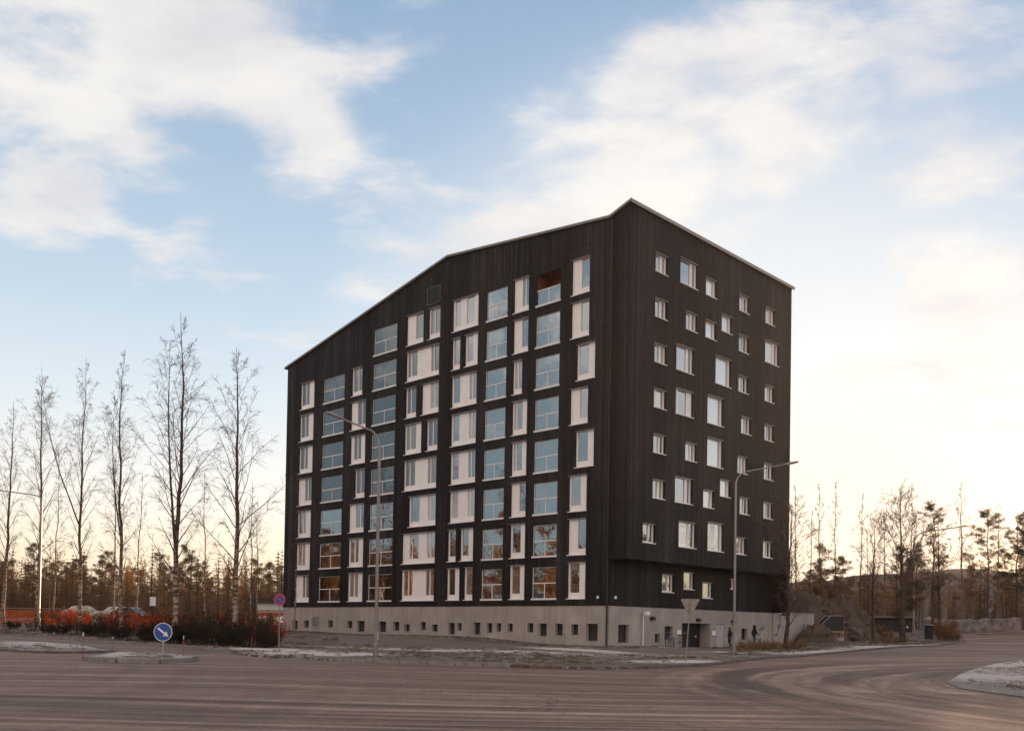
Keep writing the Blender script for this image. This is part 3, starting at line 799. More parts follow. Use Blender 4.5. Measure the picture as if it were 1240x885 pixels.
# ------------------------------------------------------------------ vegetation
def m_bark(name, pale, dark, thr=.52, upper=None, z0=3, z1=12):
    m, nt, b = new_mat(name)
    v = coords(nt)
    n = nt.noise(nt.map(v, (3,3,5)), 1.0, 5, .7)
    bands = nt.noise(nt.map(v, (1.5,1.5,9)), 1.0, 3, .6)
    f = nt.smooth(nt.math('ADD', nt.math('MULTIPLY', n, .55), nt.math('MULTIPLY', bands, .45)), thr-.05, thr+.06)
    c = nt.mix(f, pale, dark)
    if upper:
        sp = nt.new('ShaderNodeSeparateXYZ'); nt.link(v, sp.inputs[0])
        c = nt.mix(nt.smooth(sp.outputs[2], z0, z1), c, upper)
    nt.link(c, b.inputs['Base Color']); b.inputs['Roughness'].default_value = .9
    bump(nt, b, n, .5, .03)
    return m
M['birch_bark'] = m_bark('birch_bark', (.36,.28,.22), (.045,.030,.022), .50, (.090,.045,.028), 3, 9)
M['twig'] = simple('birch_twigs', (.085,.045,.030), .9, 0, .3, 3)
M['dark_bark'] = m_bark('dark_bark', (.075,.05,.036), (.028,.02,.015), .5)
M['pine_bark'] = m_bark('pine_bark', (.10,.06,.04), (.04,.026,.02), .5, (.22,.09,.04), 4, 9)
M['aspen_bark'] = m_bark('grey_bark', (.15,.115,.09), (.05,.036,.028), .55, (.10,.06,.045), 5, 12)
def m_leaf(name, a, b_, scale=1.2, trans=0):
    m, nt, b = new_mat(name)
    v = coords(nt)
    c = nt.ramp(nt.noise(v, scale, 5, .7), [(.3, a), (.7, b_)])
    nt.link(c, b.inputs['Base Color']); b.inputs['Roughness'].default_value = .85
    b.inputs['Specular IOR Level'].default_value = .15
    if trans:
        t = nt.new('ShaderNodeBsdfTranslucent'); nt.link(c, t.inputs['Color'])
        mx = nt.new('ShaderNodeMixShader'); mx.inputs[0].default_value = trans
        nt.link(b.outputs[0], mx.inputs[1]); nt.link(t.outputs[0], mx.inputs[2]); nt.link(mx.outputs[0], nt.n['Material Output'].inputs['Surface'])
    return m
M['pine_needle'] = m_leaf('pine_needles', (.032,.034,.018), (.080,.062,.030))
M['spruce_needle'] = m_leaf('spruce_needles', (.028,.030,.016), (.065,.052,.026))
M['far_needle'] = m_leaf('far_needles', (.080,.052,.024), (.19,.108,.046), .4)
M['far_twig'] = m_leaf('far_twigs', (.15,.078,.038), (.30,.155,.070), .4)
M['red_leaf'] = m_leaf('red_leaves', (.36,.040,.018), (.72,.17,.04), .9, .35)
M['red_stem'] = m_leaf('red_stems', (.20,.03,.02), (.34,.07,.035))
M['dark_stem'] = m_leaf('dark_stems', (.020,.014,.010), (.050,.032,.022))
M['dark_leaf'] = m_leaf('dark_leaves', (.018,.014,.009), (.050,.032,.018))
M['dry_leaf'] = m_leaf('dry_leaves', (.11,.055,.020), (.26,.13,.045), 1.2, .3)
M['dry_grass'] = m_leaf('dry_grass', (.10,.068,.038), (.21,.15,.09))

def rv(r): return Vector((r.gauss(0,1), r.gauss(0,1), r.gauss(0,1))).normalized()
def limb(p, d, L, n, r, wob=.1, grav=0.0):
    pts = [p.copy()]; d = d.normalized()
    for i in range(n):
        d = (d + rv(r)*wob + Vector((0,0,grav))).normalized()
        pts.append(pts[-1] + d*(L/n))
    return pts
def bare_tree(seed, H, r0, nb=42, spread=.24, ang=38, fork=0, low=.14, twig=.0065, sec=9, tw=6, lean=0, droop=-.10, top=.95, prof=None):
    """a leafless tree: MB of the trunk and MB of all its branches"""
    r = random.Random(seed)
    T, B = MB(), MB()
    n = 18; pts = []; x = y = 0.0
    for i in range(n+1):
        t = i/n; pts.append(Vector((x + lean*t*H, y, t*H)))
        x += r.gauss(0, .045)*(H/18); y += r.gauss(0, .045)*(H/18)
    rad = [max(.012, r0*((1-i/n)**.9)*(1.25 if i == 0 else 1)) for i in range(n+1)]
    T.tube(pts, rad, 8)
    stems = [(pts, rad)]
    for k in range(fork):
        i = r.randint(5, 9); a = r.uniform(0, 6.28)
        p = limb(pts[i], Vector((math.cos(a)*.45, math.sin(a)*.45, 1)), H*(1-i/n)*.85, 12, r, .05, .05)
        q = [max(.01, rad[i]*.62*(1-j/12)**.9) for j in range(13)]
        T.tube(p, q, 6); stems.append((p, q))
    for si, (sp, sr) in enumerate(stems):
        m = len(sp)-1; cnt = nb if si == 0 else nb//2
        for k in range(cnt):
            t = (low if si == 0 else .2) + (top-(low if si == 0 else .2))*((k+r.random())/cnt)
            i = min(m-1, int(t*m)); f = t*m-i
            p = sp[i].lerp(sp[i+1], f); a = k*2.4+r.uniform(-.5,.5)
            el = R(ang + r.uniform(-12, 14) - 10*t)
            u = (t-low)/(1-low)
            shape = prof(u) if prof else (.55+.75*u if u < .3 else .78*(1-(u-.3)/.7)**.8 + .08)
            L = H*spread*max(.12, shape)*r.uniform(.65, 1.25)
            br = limb(p, Vector((math.sin(el)*math.cos(a), math.sin(el)*math.sin(a), math.cos(el))), L, 7, r, .10, .03)
            rb = max(.010, sr[i]*.29)
            B.tube(br, [max(.008, rb*(1-j/7)**.8) for j in range(8)], 4, False)
            for s in range(sec):
                q = r.uniform(.22, 1)*7; j = min(6, int(q)); pp = br[j].lerp(br[j+1], q-j)
                dd = (br[j+1]-br[j]).normalized() + rv(r)*.75
                l2 = L*r.uniform(.18, .42)*(1.15-.5*q/7)
                b2 = limb(pp, dd, l2, 4, r, .16, droop*.5)
                B.tube(b2, [max(twig*.75, rb*.30*(1-w/4)) for w in range(5)], 3, False)
                for w in range(tw):
                    q2 = r.uniform(.2, 1)*4; j2 = min(3, int(q2)); p3 = b2[j2].lerp(b2[j2+1], q2-j2)
                    b3 = limb(p3, (b2[j2+1]-b2[j2]).normalized()+rv(r)*.8, l2*r.uniform(.3,.75), 3, r, .18, droop*2)
                    B.tube(b3, [twig, twig*.8, twig*.65, twig*.4], 3, False)
    return T, B
def tuft(B, c, s, n, r, flat=.55):
    vs = []; fs = []
    for k in range(n):
        d = rv(r); d.z *= flat; p = c + Vector((d.x, d.y, d.z))*s*r.uniform(.15, 1)
        a = rv(r)*s*r.uniform(.22, .5); b = rv(r)*s*.10
        i = len(vs); vs += [p-a, p+a, p+b]; fs.append((i, i+1, i+2))
    B.add(vs, fs)
def pine(seed, H, r0, crown=.45, nb=26, w=.16, tn=42, ts=.5):
    r = random.Random(seed); T, B = MB(), MB()
    n = 12; pts = [Vector((r.gauss(0,.07), r.gauss(0,.07), H*i/n)) for i in range(n+1)]
    T.tube(pts, [max(.02, r0*(1-i/n*.92)) for i in range(n+1)], 7)
    for k in range(nb):
        u = (k+r.random())/nb; t = crown+(1-crown)*u; i = min(n-1, int(t*n)); p = pts[i].lerp(pts[i+1], t*n-i)
        a = r.uniform(0, 6.28); L = H*w*(.55+.6*math.sin(math.pi*min(1, .25+u*.8)))*r.uniform(.6,1.2)
        br = limb(p, Vector((math.cos(a), math.sin(a), .05+.5*u)), L, 5, r, .16, .07)
        T.tube(br, [max(.012, r0*.25*(1-j/6)) for j in range(6)], 4, False)
        for j in (2, 3, 4, 5):
            for _ in range(2):
                c = br[j] + rv(r)*L*.16
                tuft(B, c, ts*r.uniform(.6,1.15), tn, r)
    tuft(B, pts[-1], ts*.8, tn*2, r, 1)
    return T, B
def spruce(seed, H, r0, w=.16, layers=26, dens=1.0, low=.08):
    r = random.Random(seed); T, B = MB(), MB()
    T.tube([(0,0,0),(0,0,H*.5),(0,0,H)], [r0, r0*.6, .02], 6)
    for k in range(layers):
        u = k/layers; z = H*(low+(1-low)*u); L = H*w*(1-u)**.85*r.uniform(.75,1.2)+.12
        m = int((9-4*u)*dens)
        for q in range(m):
            a = r.uniform(0, 6.28); l = L*r.uniform(.6,1.1)
            d = Vector((math.cos(a), math.sin(a), 0))
            for s in range(5):
                t = (s+.7)/5; c = Vector((0,0,z)) + d*l*t + Vector((0,0,-.32*l*t*t+.05*l))
                tuft(B, c, .16+.30*l*(.5+.5*(1-abs(t-.5))), 8, r, .55)
    return T, B
def shrub(seed, H, n, spread, stem_r=.012, leaf=0, leaf_s=.07, lean=0):
    r = random.Random(seed); S, Lf = MB(), MB()
    for k in range(n):
        a = r.uniform(0, 6.28); q = spread*r.random()**.5*.35
        d = Vector((math.cos(a)*spread/H*r.uniform(.1,.75)+lean, math.sin(a)*spread/H*r.uniform(.1,.75), 1))
        p = Vector((math.cos(a)*q, math.sin(a)*q, -.05))
        br = limb(p, d, H*r.uniform(.55,1.05), 5, r, .10, .02)
        S.tube(br, [stem_r*(1-.14*j) for j in range(6)], 3, False)
        for s in range(4):
            j = r.randint(2, 4); b2 = limb(br[j], (br[j+1]-br[j]).normalized()+rv(r)*.6, H*r.uniform(.12,.3), 3, r, .15, .02)
            S.tube(b2, [stem_r*.6, stem_r*.5, stem_r*.4, stem_r*.3], 3, False)
            for l in range(leaf):
                c = b2[r.randint(0, 3)] + rv(r)*.09; u = rv(r); w = u.cross(rv(r)).normalized()
                sz = leaf_s*r.uniform(.6,1.3); i = 0
                Lf.add([c-u*sz, c+w*sz*.55, c+u*sz, c-w*sz*.55], [(0,1,2,3)])
    return S, Lf
def plant(name, TB, mats, names, label, cat, loc, rot=0, group=None):
    o = thing(name, label, cat, loc, rot, group)
    for mb_, mt, nm in zip(TB, mats, names):
        if mb_.v: mb_.build(nm, mt, o, smooth=(nm == 'trunk'), fixn=False)
    return o
def ground_pt(x, y, lift=.08): return (x, y, zg(x, y)+lift)

BT = (M['birch_bark'], M['twig']); TN = ('trunk', 'branches')
GB = 'bare birches along the far kerb'
b1 = bare_tree(11, 20.6, .20, 38, .22, 36, 1, .17)
plant('birch_tree', b1, BT, TN, 'tallest bare birch, white-blotched trunk behind the blue arrow sign', 'tree', ground_pt(-20.8,59.2), .4, GB)
b2 = bare_tree(23, 17.8, .19, 40, .27, 40, 0, .13)
plant('birch_tree', b2, BT, TN, 'wide-branching bare birch nearest the building, between the blue arrow sign and the round no-parking sign', 'tree', ground_pt(-16.6,57.1), 0, GB)
b3 = bare_tree(31, 20.5, .15, 34, .17, 34, 1, .2)
plant('birch_tree', b3, BT, TN, 'slim bare birch rising behind the dark parked car', 'tree', ground_pt(-27.6,67.5), 1, GB)
b4 = bare_tree(47, 22, .16, 34, .18, 34, 1, .2, lean=-.012)
plant('birch_tree', b4, BT, TN, 'bare birch with a slightly leaning trunk right of the pale lamp post at the left', 'tree', ground_pt(-34.4,76.2), 2, GB)
b5 = bare_tree(53, 22.5, .17, 40, .21, 36, 0, .18)
plant('birch_tree', b5, BT, TN, 'bare birch directly left of the pale lamp post at the left', 'tree', ground_pt(-40.6,82.0), .7, GB)
b6 = bare_tree(59, 20, .17, 36, .2, 36, 0, .2)
plant('birch_tree', b6, BT, TN, 'bare birch at the very left edge of the photo', 'tree', ground_pt(-44.4,83.6), 1.9, GB)
# thin young birches standing behind that row
t1 = bare_tree(61, 15, .09, 26, .16, 32, 0, .3, sec=6, tw=4)
thin = plant('young_birch', t1, (M['birch_bark'], M['twig']), TN, 'thin young birch among the shrubs behind the row of big birches', 'tree', ground_pt(-33.5,80.5), 0, 'thin young birches behind the row')
for x, y, s, a in ((-27,84,.95,1),(-20.5,75,.8,2),(-18.2,80,.75,3),(-36.2,92,1.0,4),(-47,98,1.05,5),(-24.5,92,.85,.5)):
    copy_tree(thin, ground_pt(x, y), a, s)

# trees right of the building
TD = (M['dark_bark'], M['twig'])
wide = lambda u: .55+.5*u if u < .5 else .9*(1-(u-.5)/.5)**.6+.1
plant('bare_tree', bare_tree(71, 10.6, .17, 34, .34, 40, 0, .14, .010, 8, 5, prof=wide, droop=.02), TD, TN, 'bare roadside tree with a mossy trunk in front of the graffitied concrete wall', 'tree', ground_pt(20.2,70.3), 0)
plant('bare_tree', bare_tree(73, 11.2, .17, 30, .30, 34, 0, .2, .012, 8, 5, prof=wide, droop=.02), TD, TN, 'smaller dark bare tree left of the two behind the kerb, in front of the shed', 'tree', ground_pt(32.9,86.9), .3)
plant('bare_tree', bare_tree(77, 13.8, .24, 34, .34, 40, 1, .2, .013, 9, 5, prof=wide, droop=.02), TD, TN, 'broad dark bare tree with a thick trunk left of the tall curved lamp', 'tree', ground_pt(37,90.4), 1.2)
plant('bare_tree', bare_tree(79, 9.5, .22, 26, .34, 42, 1, .22, .013, 8, 5, prof=wide, droop=.02), TD, TN, 'forked dark bare tree behind the yellow-brown bushes and the litter bin', 'tree', ground_pt(48.6,108.5), 2.2)
PN = ('trunk', 'crown')
plant('pine_tree', pine(81, 15.2, .20, .30, 30, .13, 30, .5), (M['pine_bark'], M['pine_needle']), PN, 'tall narrow pine just left of the curved lamp arm at the right', 'tree', ground_pt(50.5,114.5), 0)
plant('pine_tree', pine(83, 14.6, .19, .42, 30, .18, 30, .55), (M['pine_bark'], M['pine_needle']), PN, 'spreading pine farthest right above the dark roadside wall', 'tree', ground_pt(60.5,121.5), 1)
pp = plant('pine_tree', pine(87, 14, .18, .35, 26, .16, 30, .55), (M['pine_bark'], M['pine_needle']), PN, 'dark pine in the loose row behind the roadside wall at the right edge', 'tree', ground_pt(67,124), 0, 'pines behind the roadside wall')
for x, y, s, a in ((71,131,1.0,1),(76,122,1.05,3),(55,130,.8,4),(74,140,1.2,5)):
    copy_tree(pp, ground_pt(x, y), a, s)
plant('pine_tree', pine(85, 9.3, .16, .25, 24, .20, 30, .55), (M['pine_bark'], M['pine_needle']), PN, 'short bushy pine behind the broad dark bare tree', 'tree', ground_pt(40,98), 2)
t2 = bare_tree(91, 19, .15, 30, .13, 30, 0, .35, .012, 7, 4)
tb = plant('tall_bare_tree', t2, (M['aspen_bark'], M['twig']), TN, 'tall slender bare tree standing behind the roadside wall at the right', 'tree', ground_pt(56.4,120), 0, 'slender bare trees behind the roadside wall')
for x, y, s, a in ((64,126,.9,1),(66.5,121,.82,2),(69.5,128,.95,3),(58.5,131,.9,4),(72,125,.85,5),(47.5,122,.8,.6),(52.5,126,.85,2.6)):
    copy_tree(tb, ground_pt(x, y), a, s)
t3 = bare_tree(95, 18, .10, 26, .12, 22, 0, .35, .012, 6, 4)
tm = plant('slender_birch', t3, (M['dark_bark'], M['twig']), TN, 'slender bare birch standing up behind the rocky mound', 'tree', ground_pt(33.2,112), 0, 'slender bare birches behind the rocky mound')
for x, y, s, a in ((35.4,110,1.0,1),(38.2,113,1.02,2),(40.5,111,.93,3),(36.8,118,.85,4),(31.5,108,.72,5),(43.5,117,.7,6),(45.5,113,.66,.4),(34.2,121,.9,1.5)):
    copy_tree(tm, (x, y, zg(x, y)), a, s)
# low junipers and young pines on the mound
jn = plant('juniper_bush', spruce(101, 3.0, .08, .34, 12, 1.2, .02), (M['dark_bark'], M['spruce_needle']), PN, 'dark evergreen bush growing on top of the rocky mound', 'bush', (31, 103.5, mound_z(31,103.5)-.3), 0, 'evergreen bushes on the rocky mound')
for x, y, z, s, a in ((33.4,105.2,3.3,1.15,1),(35.5,106.5,3.0,1.25,2),(29,102,2.6,.95,3),(37.4,108,2.2,1.45,4),(32,107,3.0,1.2,5),(39.3,109,1.6,1.35,.3),(27.2,100.5,2.0,.9,1.1)):
    copy_tree(jn, (x, y, mound_z(x, y)-.3), a, s)

# hedge shrubs
SN = ('stems', 'leaves')
rs = plant('red_shrub', shrub(111, 2.1, 36, 1.4, .014, 3, .085), (M['red_stem'], M['red_leaf']), SN, 'red-leaved shrub in the hedge behind the dark bushes at the left', 'shrub', ground_pt(-24.3,67.5), 0, 'red-leaved shrubs of the hedge')
rs2 = plant('red_shrub', shrub(113, 2.2, 34, 1.5, .014, 3, .08), (M['red_stem'], M['red_leaf']), SN, 'red-leaved shrub in the hedge behind the dark bushes at the left', 'shrub', ground_pt(-27.6,71.4), 1, 'red-leaved shrubs of the hedge')
rs3 = plant('red_shrub', shrub(117, 2.0, 50, 1.6, .013, 4, .07), (M['dark_stem'], M['dry_leaf']), SN, 'brown-leaved shrub mixed into the red hedge at the left', 'shrub', ground_pt(-25.4,71), 1, 'brown-leaved shrubs in the red hedge')
for k, (x, y, s) in enumerate(((-30.4,75.5,1.0),(-34.6,81.4,.9),(-37.4,83.6,1.0),(-40.6,86.5,.9),(-22.8,67.8,1.0),(-18.8,66,1.0),(-16.8,64.4,1.0),(-28.2,75.2,1.1),(-44,90,1))):
    copy_tree(rs3, ground_pt(x, y), k*1.9, s)
for k, (x, y, s) in enumerate(((-29.4,73.0,1.0),(-31.2,75,.95),(-33.4,79.2,.9),(-36.5,81.4,1.0),(-38.5,83.6,.9),(-42.2,87.5,.9),(-22.6,65.2,.95),(-18.6,63.2,1.05),(-16.4,61.0,1.0),(-15.4,62.4,.9),(-28.6,77,.8),(-24.5,73,.9),(-20,68,.9),(-31.8,77.6,.85))):
    copy_tree(rs if k % 2 else rs2, ground_pt(x, y), k*1.3, s*(.78, 1.0, .66, .9, 1.05, .72)[k % 6])
ds = plant('dark_shrub', shrub(121, 1.35, 60, 1.5, .013, 6, .07), (M['dark_stem'], M['dark_leaf']), SN, 'dark leafless shrub of the low front hedge along the far kerb', 'shrub', ground_pt(-16.0,54.4), 0, 'dark shrubs of the front hedge')
ds2 = plant('dark_shrub', shrub(123, 2.0, 60, 1.6, .011, 2, .05), (M['dark_stem'], M['dark_leaf']), SN, 'dark leafless shrub of the low front hedge along the far kerb', 'shrub', ground_pt(-17.6,55.8), 0, 'dark shrubs of the front hedge')
for k, (x, y, s) in enumerate(((-14.6,53.6,.95),(-13.4,52.8,.7),(-15.0,55.6,1.1),(-16.6,56.6,1.1),(-18.8,57.2,1.05),(-20.2,57.6,1),(-21.9,60.2,.85),(-23.4,61.6,.8),(-25.0,63.2,.75),(-26.6,64.9,.75),(-28.4,66.8,.75),(-30.2,68.6,.75),(-32.2,70.6,.7),(-34.2,72.6,.65),(-18.2,59.2,1.25),(-19.6,60.6,1.1),(-14.0,55.4,.8),(-36.6,75.4,.6),(-39.2,78.2,.6),(-42,80.6,.6),(-22.4,62.6,1.0),(-24.4,64.8,.95),(-29.2,69.6,.8),(-31.2,71.8,.8))):
    copy_tree(ds if k % 2 else ds2, ground_pt(x, y), k*1.7, s)
ys_ = plant('yellow_bush', shrub(131, 1.7, 60, 1.7, .011, 4, .075), (M['dry_grass'], M['dry_leaf']), SN, 'low yellow-brown bush beside the litter bin at the road bend', 'bush', ground_pt(45.2,100.2), 0, 'yellow-brown bushes at the road bend')
for k, (x, y, s) in enumerate(((46.3,102,1.0),(44.6,97.6,.75),(47.1,103.8,1.2),(45.9,98.8,.6))):
    copy_tree(ys_, ground_pt(x, y), k*2, s)
dg = plant('dry_bush', shrub(141, .9, 50, 1.3, .010, 1, .05), (M['dry_grass'], M['dry_leaf']), SN, 'dry brown scrub at the foot of the lamp post in front of the garage', 'bush', ground_pt(14.6,60.6), 0, 'dry scrub along the kerb')
for k, (x, y, s) in enumerate(((15.6,62.6,1.1),(16.5,64.4,1.0),(17.8,66.2,.95),(19.0,67.6,.9),(20.6,69.4,.9),(21.5,71.5,.8),(17.4,64.6,.8),(33.8,86,1.0),(34.9,87.2,.9),(36,88.4,.9),(32.4,85.2,.8))):
    c = copy_tree(dg, ground_pt(x, y), k*1.1, s)
    c['label'] = 'dry brown scrub along the kerb between the lamp post and the roadside tree' if x < 30 else 'dry brown scrub under the two dark bare trees behind the kerb'
    c['group'] = 'dry scrub along the kerb' if x < 30 else 'dry scrub under the dark bare trees'
dg['label'] = 'dry brown scrub along the kerb between the lamp post and the roadside tree'

for k in range(30):
    r_ = random.Random(500+k); a_, q_ = r_.uniform(0, 6.28), r_.uniform(.2, .95)
    x, y = 32.2+10.5*q_*math.cos(a_)*.66-6.5*q_*math.sin(a_)*.75, 100.5+10.5*q_*math.cos(a_)*.75+6.5*q_*math.sin(a_)*.66
    c = copy_tree(dg, (x, y, mound_z(x, y)-.1), k*1.1, r_.uniform(.9, 1.5))
    c['label'] = 'dry brown scrub growing over the rocky mound beside the outdoor stair'; c['group'] = 'dry scrub on the rocky mound'

bm = bmesh.new(); bmesh.ops.create_icosphere(bm, subdivisions=3, radius=.6)
from mathutils import noise as mn2
for v_ in bm.verts:
    k_ = 1+.45*mn2.fractal(v_.co*1.6, .9, 2, 5)+.15*mn2.cell(v_.co*3); v_.co = Vector((v_.co.x*k_*1.2, v_.co.y*k_, v_.co.z*k_*.7))
bme = bpy.data.meshes.new('boulder'); bm.to_mesh(bme); bm.free(); bme.materials.append(M['rock'])
for k in range(20):
    r_ = random.Random(900+k); a_, q_ = r_.uniform(0, 6.28), r_.uniform(.15, .9)
    x, y = 32.2+10.5*q_*math.cos(a_)*.66-6.5*q_*math.sin(a_)*.75, 100.5+10.5*q_*math.cos(a_)*.75+6.5*q_*math.sin(a_)*.66
    o = bpy.data.objects.new('boulder', bme); COL.objects.link(o); o.location = (x, y, mound_z(x, y)+.05); s_ = r_.uniform(.5, 1.5)
    o.scale = (s_, s_*r_.uniform(.7,1.2), s_*r_.uniform(.7,1.1)); o.rotation_euler = (r_.uniform(-.3,.3), r_.uniform(-.3,.3), r_.uniform(0,6))
    tag(o, 'brown boulder lying in the scrub of the rocky mound', 'boulder', 'boulders on the rocky mound')

# far woods: one mass each, scattered with geometry nodes
SRC = bpy.data.collections.new('wood_trees')
def src(name, TB, mats):
    me_b = MB()
    for k, t in enumerate(TB):
        b = len(me_b.v); me_b.v += t.v; me_b.f += [tuple(b+i for i in f) for f in t.f]; me_b.m += [k]*len(t.f)
    o = me_b.build(name, mats, fixn=False); COL.objects.unlink(o); SRC.objects.link(o)
src('a_spruce', spruce(201, 12, .14, .17, 20, .8), [M['dark_bark'], M['far_needle']])
src('b_spruce', spruce(203, 13, .14, .13, 20, .8), [M['dark_bark'], M['far_needle']])
src('c_pine', pine(205, 13, .15, .4, 18, .17, 26, .7), [M['pine_bark'], M['far_needle']])
src('d_bare', bare_tree(207, 13, .12, 26, .2, 34, 0, .2, .022, 6, 3), [M['pine_bark'], M['far_twig']])
src('e_bare', bare_tree(209, 12, .10, 30, .24, 36, 1, .12, .022, 6, 3), [M['aspen_bark'], M['far_twig']])
r_ = random.Random(77); fT, fB = bare_tree(211, 12, .12, 26, .22, 38, 1, .12, .02, 5, 2); fL = MB()
for k in range(0, len(fB.v), 4):
    tuft(fL, Vector(fB.v[k]), .32, 2, r_, 1)
M['autumn_glow_leaf'] = m_leaf('autumn_glow_leaves', (.26,.115,.030), (.50,.25,.07), .6, .4)  # orange foliage added to boost the sunlit glow mirrored in the low windows
src('f_autumn', (fT, fB, fL), [M['pine_bark'], M['far_twig'], M['autumn_glow_leaf']])
def clump(name, n, h, sp, mat, seed, blades=True):
    r = random.Random(seed); b = MB()
    for k in range(n):
        a = r.uniform(0, 6.28); p = Vector((r.gauss(0, sp), r.gauss(0, sp), -.01))
        if blades:
            t = p+Vector((math.cos(a)*h*.6, math.sin(a)*h*.6, h*r.uniform(.5, 1))); w = Vector((-math.sin(a), math.cos(a), 0))*.007
            b.add([p-w, p+w, t], [(0,1,2)])
        else:
            s = r.uniform(.3, 1)*h; tuft(b, p, s, 3, r)
    return b
GRS = bpy.data.collections.new('ground_bits')
def bit(name, b, mat):
    o = b.build(name, mat, fixn=False); COL.objects.unlink(o); GRS.objects.link(o)
M['frost_grass'] = m_leaf('frosted_grass', (.30,.26,.23), (.52,.47,.45), 3)
M['stone'] = simple('loose_stones', (.17,.135,.115), .9, 0, .5, 7)
bit('a_dry', clump('d', 46, .17, .11, None, 1), M['dry_grass'])
bit('b_frost', clump('f', 46, .12, .12, None, 2), M['frost_grass'])
bit('c_dark', clump('k', 40, .15, .12, None, 3), M['dark_leaf'])
r_ = random.Random(5); sb = MB()
for k in range(9):
    q = r_.uniform(.015, .06); c_ = Vector((r_.gauss(0,.3), r_.gauss(0,.3), q*.3)); vs_ = [c_+Vector((x*q*r_.uniform(.7,1.3), y*q*r_.uniform(.7,1.3), z*q*.7)) for x in (-1,1) for y in (-1,1) for z in (-1,1)]
    sb.add(vs_, [(0,1,3,2),(4,6,7,5),(0,4,5,1),(2,3,7,6),(0,2,6,4),(1,5,7,3)])
bit('d_stone', sb, M['stone'])
def inside(x, y, poly):
    c = False; j = len(poly)-1
    for i in range(len(poly)):
        (xi, yi), (xj, yj) = poly[i], poly[j]
        if (yi > y) != (yj > y) and x < (xj-xi)*(y-yi)/(yj-yi)+xi: c = not c
        j = i
    return c
from mathutils import noise as mnoise
def litter(poly, n, weights, lift, seed, keep=None, frosty=2.0):
    r = random.Random(seed); out = []
    x0, x1 = min(p[0] for p in poly), max(p[0] for p in poly); y0, y1 = min(p[1] for p in poly), max(p[1] for p in poly)
    while len(out) < n:
        x, y = r.uniform(x0, x1), r.uniform(y0, y1)
        if not inside(x, y, poly) or (keep and not keep(x, y)): continue
        if mnoise.fractal(Vector((x*.32, y*.32, seed)), .8, 2, 4) < r.uniform(-.25, .45): continue
        w = list(weights); w[1] += frosty*w[1]*float(snow_at(np.array([x]), np.array([y]))[0])*3
        out.append((x, y, zg(x, y)+lift, r.choices(range(4), w)[0], r.uniform(.35, .95), r.uniform(0, 6.28)))
    return out
def wood(name, label, pts, col=None, cat='wood'):
    """pts: (x, y, z, index, scale, rotation)"""
    me = bpy.data.meshes.new(name); me.from_pydata([p[:3] for p in pts], [], [])
    for an, k, ty in (('idx', 3, 'INT'), ('size', 4, 'FLOAT'), ('turn', 5, 'FLOAT')):
        a = me.attributes.new(an, ty, 'POINT'); a.data.foreach_set('value', [p[k] for p in pts])
    o = bpy.data.objects.new(name, me); COL.objects.link(o)
    tag(o, label, cat, kind='stuff')
    g = bpy.data.node_groups.new(name, 'GeometryNodeTree')
    g.interface.new_socket('Geometry', in_out='INPUT', socket_type='NodeSocketGeometry')
    g.interface.new_socket('Geometry', in_out='OUTPUT', socket_type='NodeSocketGeometry')
    N = g.nodes; Lk = g.links
    gi, go = N.new('NodeGroupInput'), N.new('NodeGroupOutput')
    mp = N.new('GeometryNodeMeshToPoints'); ip = N.new('GeometryNodeInstanceOnPoints'); ci = N.new('GeometryNodeCollectionInfo')
    ci.inputs['Collection'].default_value = col or SRC; ci.inputs['Separate Children'].default_value = True; ci.inputs['Reset Children'].default_value = True
    def attr(n, ty):
        a = N.new('GeometryNodeInputNamedAttribute'); a.data_type = ty; a.inputs['Name'].default_value = n
        return [s for s in a.outputs if s.enabled][0]
    Lk.new(gi.outputs[0], mp.inputs['Mesh']); Lk.new(mp.outputs[0], ip.inputs['Points']); Lk.new(ci.outputs[0], ip.inputs['Instance'])
    ip.inputs['Pick Instance'].default_value = True
    Lk.new(attr('idx', 'INT'), ip.inputs['Instance Index']); Lk.new(attr('size', 'FLOAT'), ip.inputs['Scale'])
    cx = N.new('ShaderNodeCombineXYZ'); Lk.new(attr('turn', 'FLOAT'), cx.inputs[2])
    er = N.new('FunctionNodeEulerToRotation'); Lk.new(cx.outputs[0], er.inputs[0]); Lk.new(er.outputs[0], ip.inputs['Rotation'])
    Lk.new(ip.outputs[0], go.inputs[0])
    md = o.modifiers.new('scatter', 'NODES'); md.node_group = g
    return o
def band(n, az0, az1, d0, d1, weights, s0, s1, seed, zoff=0, keep=None):
    r = random.Random(seed); out = []
    while len(out) < n:
        az = R(r.uniform(az0, az1)); q = r.uniform(d0, d1); x, y = q*math.sin(az), q*math.cos(az)
        if keep and not keep(x, y): continue
        i = r.choices(range(len(weights)), weights)[0]
        out.append((x, y, zg(x, y)+zoff-.1, i, r.uniform(s0, s1), r.uniform(0, 6.28)))
    return out
wood('far_wood', 'mixed wood of dark spruces and bare trees far behind the hedge at the left', band(680, -36, -10, 145, 260, (6,4,6,4,4,1.2), .5, .98, 1))
wood('far_wood', 'brown autumn wood far behind the roadside wall at the right', band(480, 13, 44, 140, 270, (3,3,4,6,6,1.2), .5, 1.0, 2))
def off_path(x, y):
    q = Vector((x, y, 0))-Vector((BC.x, BC.y, 0)); s, n_ = q.dot(DL), q.dot(DR)
    return not (-.3 < s < 40 and n_ > -1.2) and not (n_ > -.2 and s > -.3) and not inside(x, y, [(-11,61),(-4.5,57.5),(2.2,53.5),(7.2,51.2),(9.8,47.5),(11.0,50.5),(13.2,58.5),(17.4,66.5),(15.6,69.2),(11.2,64.2),(7,58.2),(4.6,57.0),(-2.5,65.5),(-12,74),(-17,78),(-18.6,76.5),(-12.5,69)])
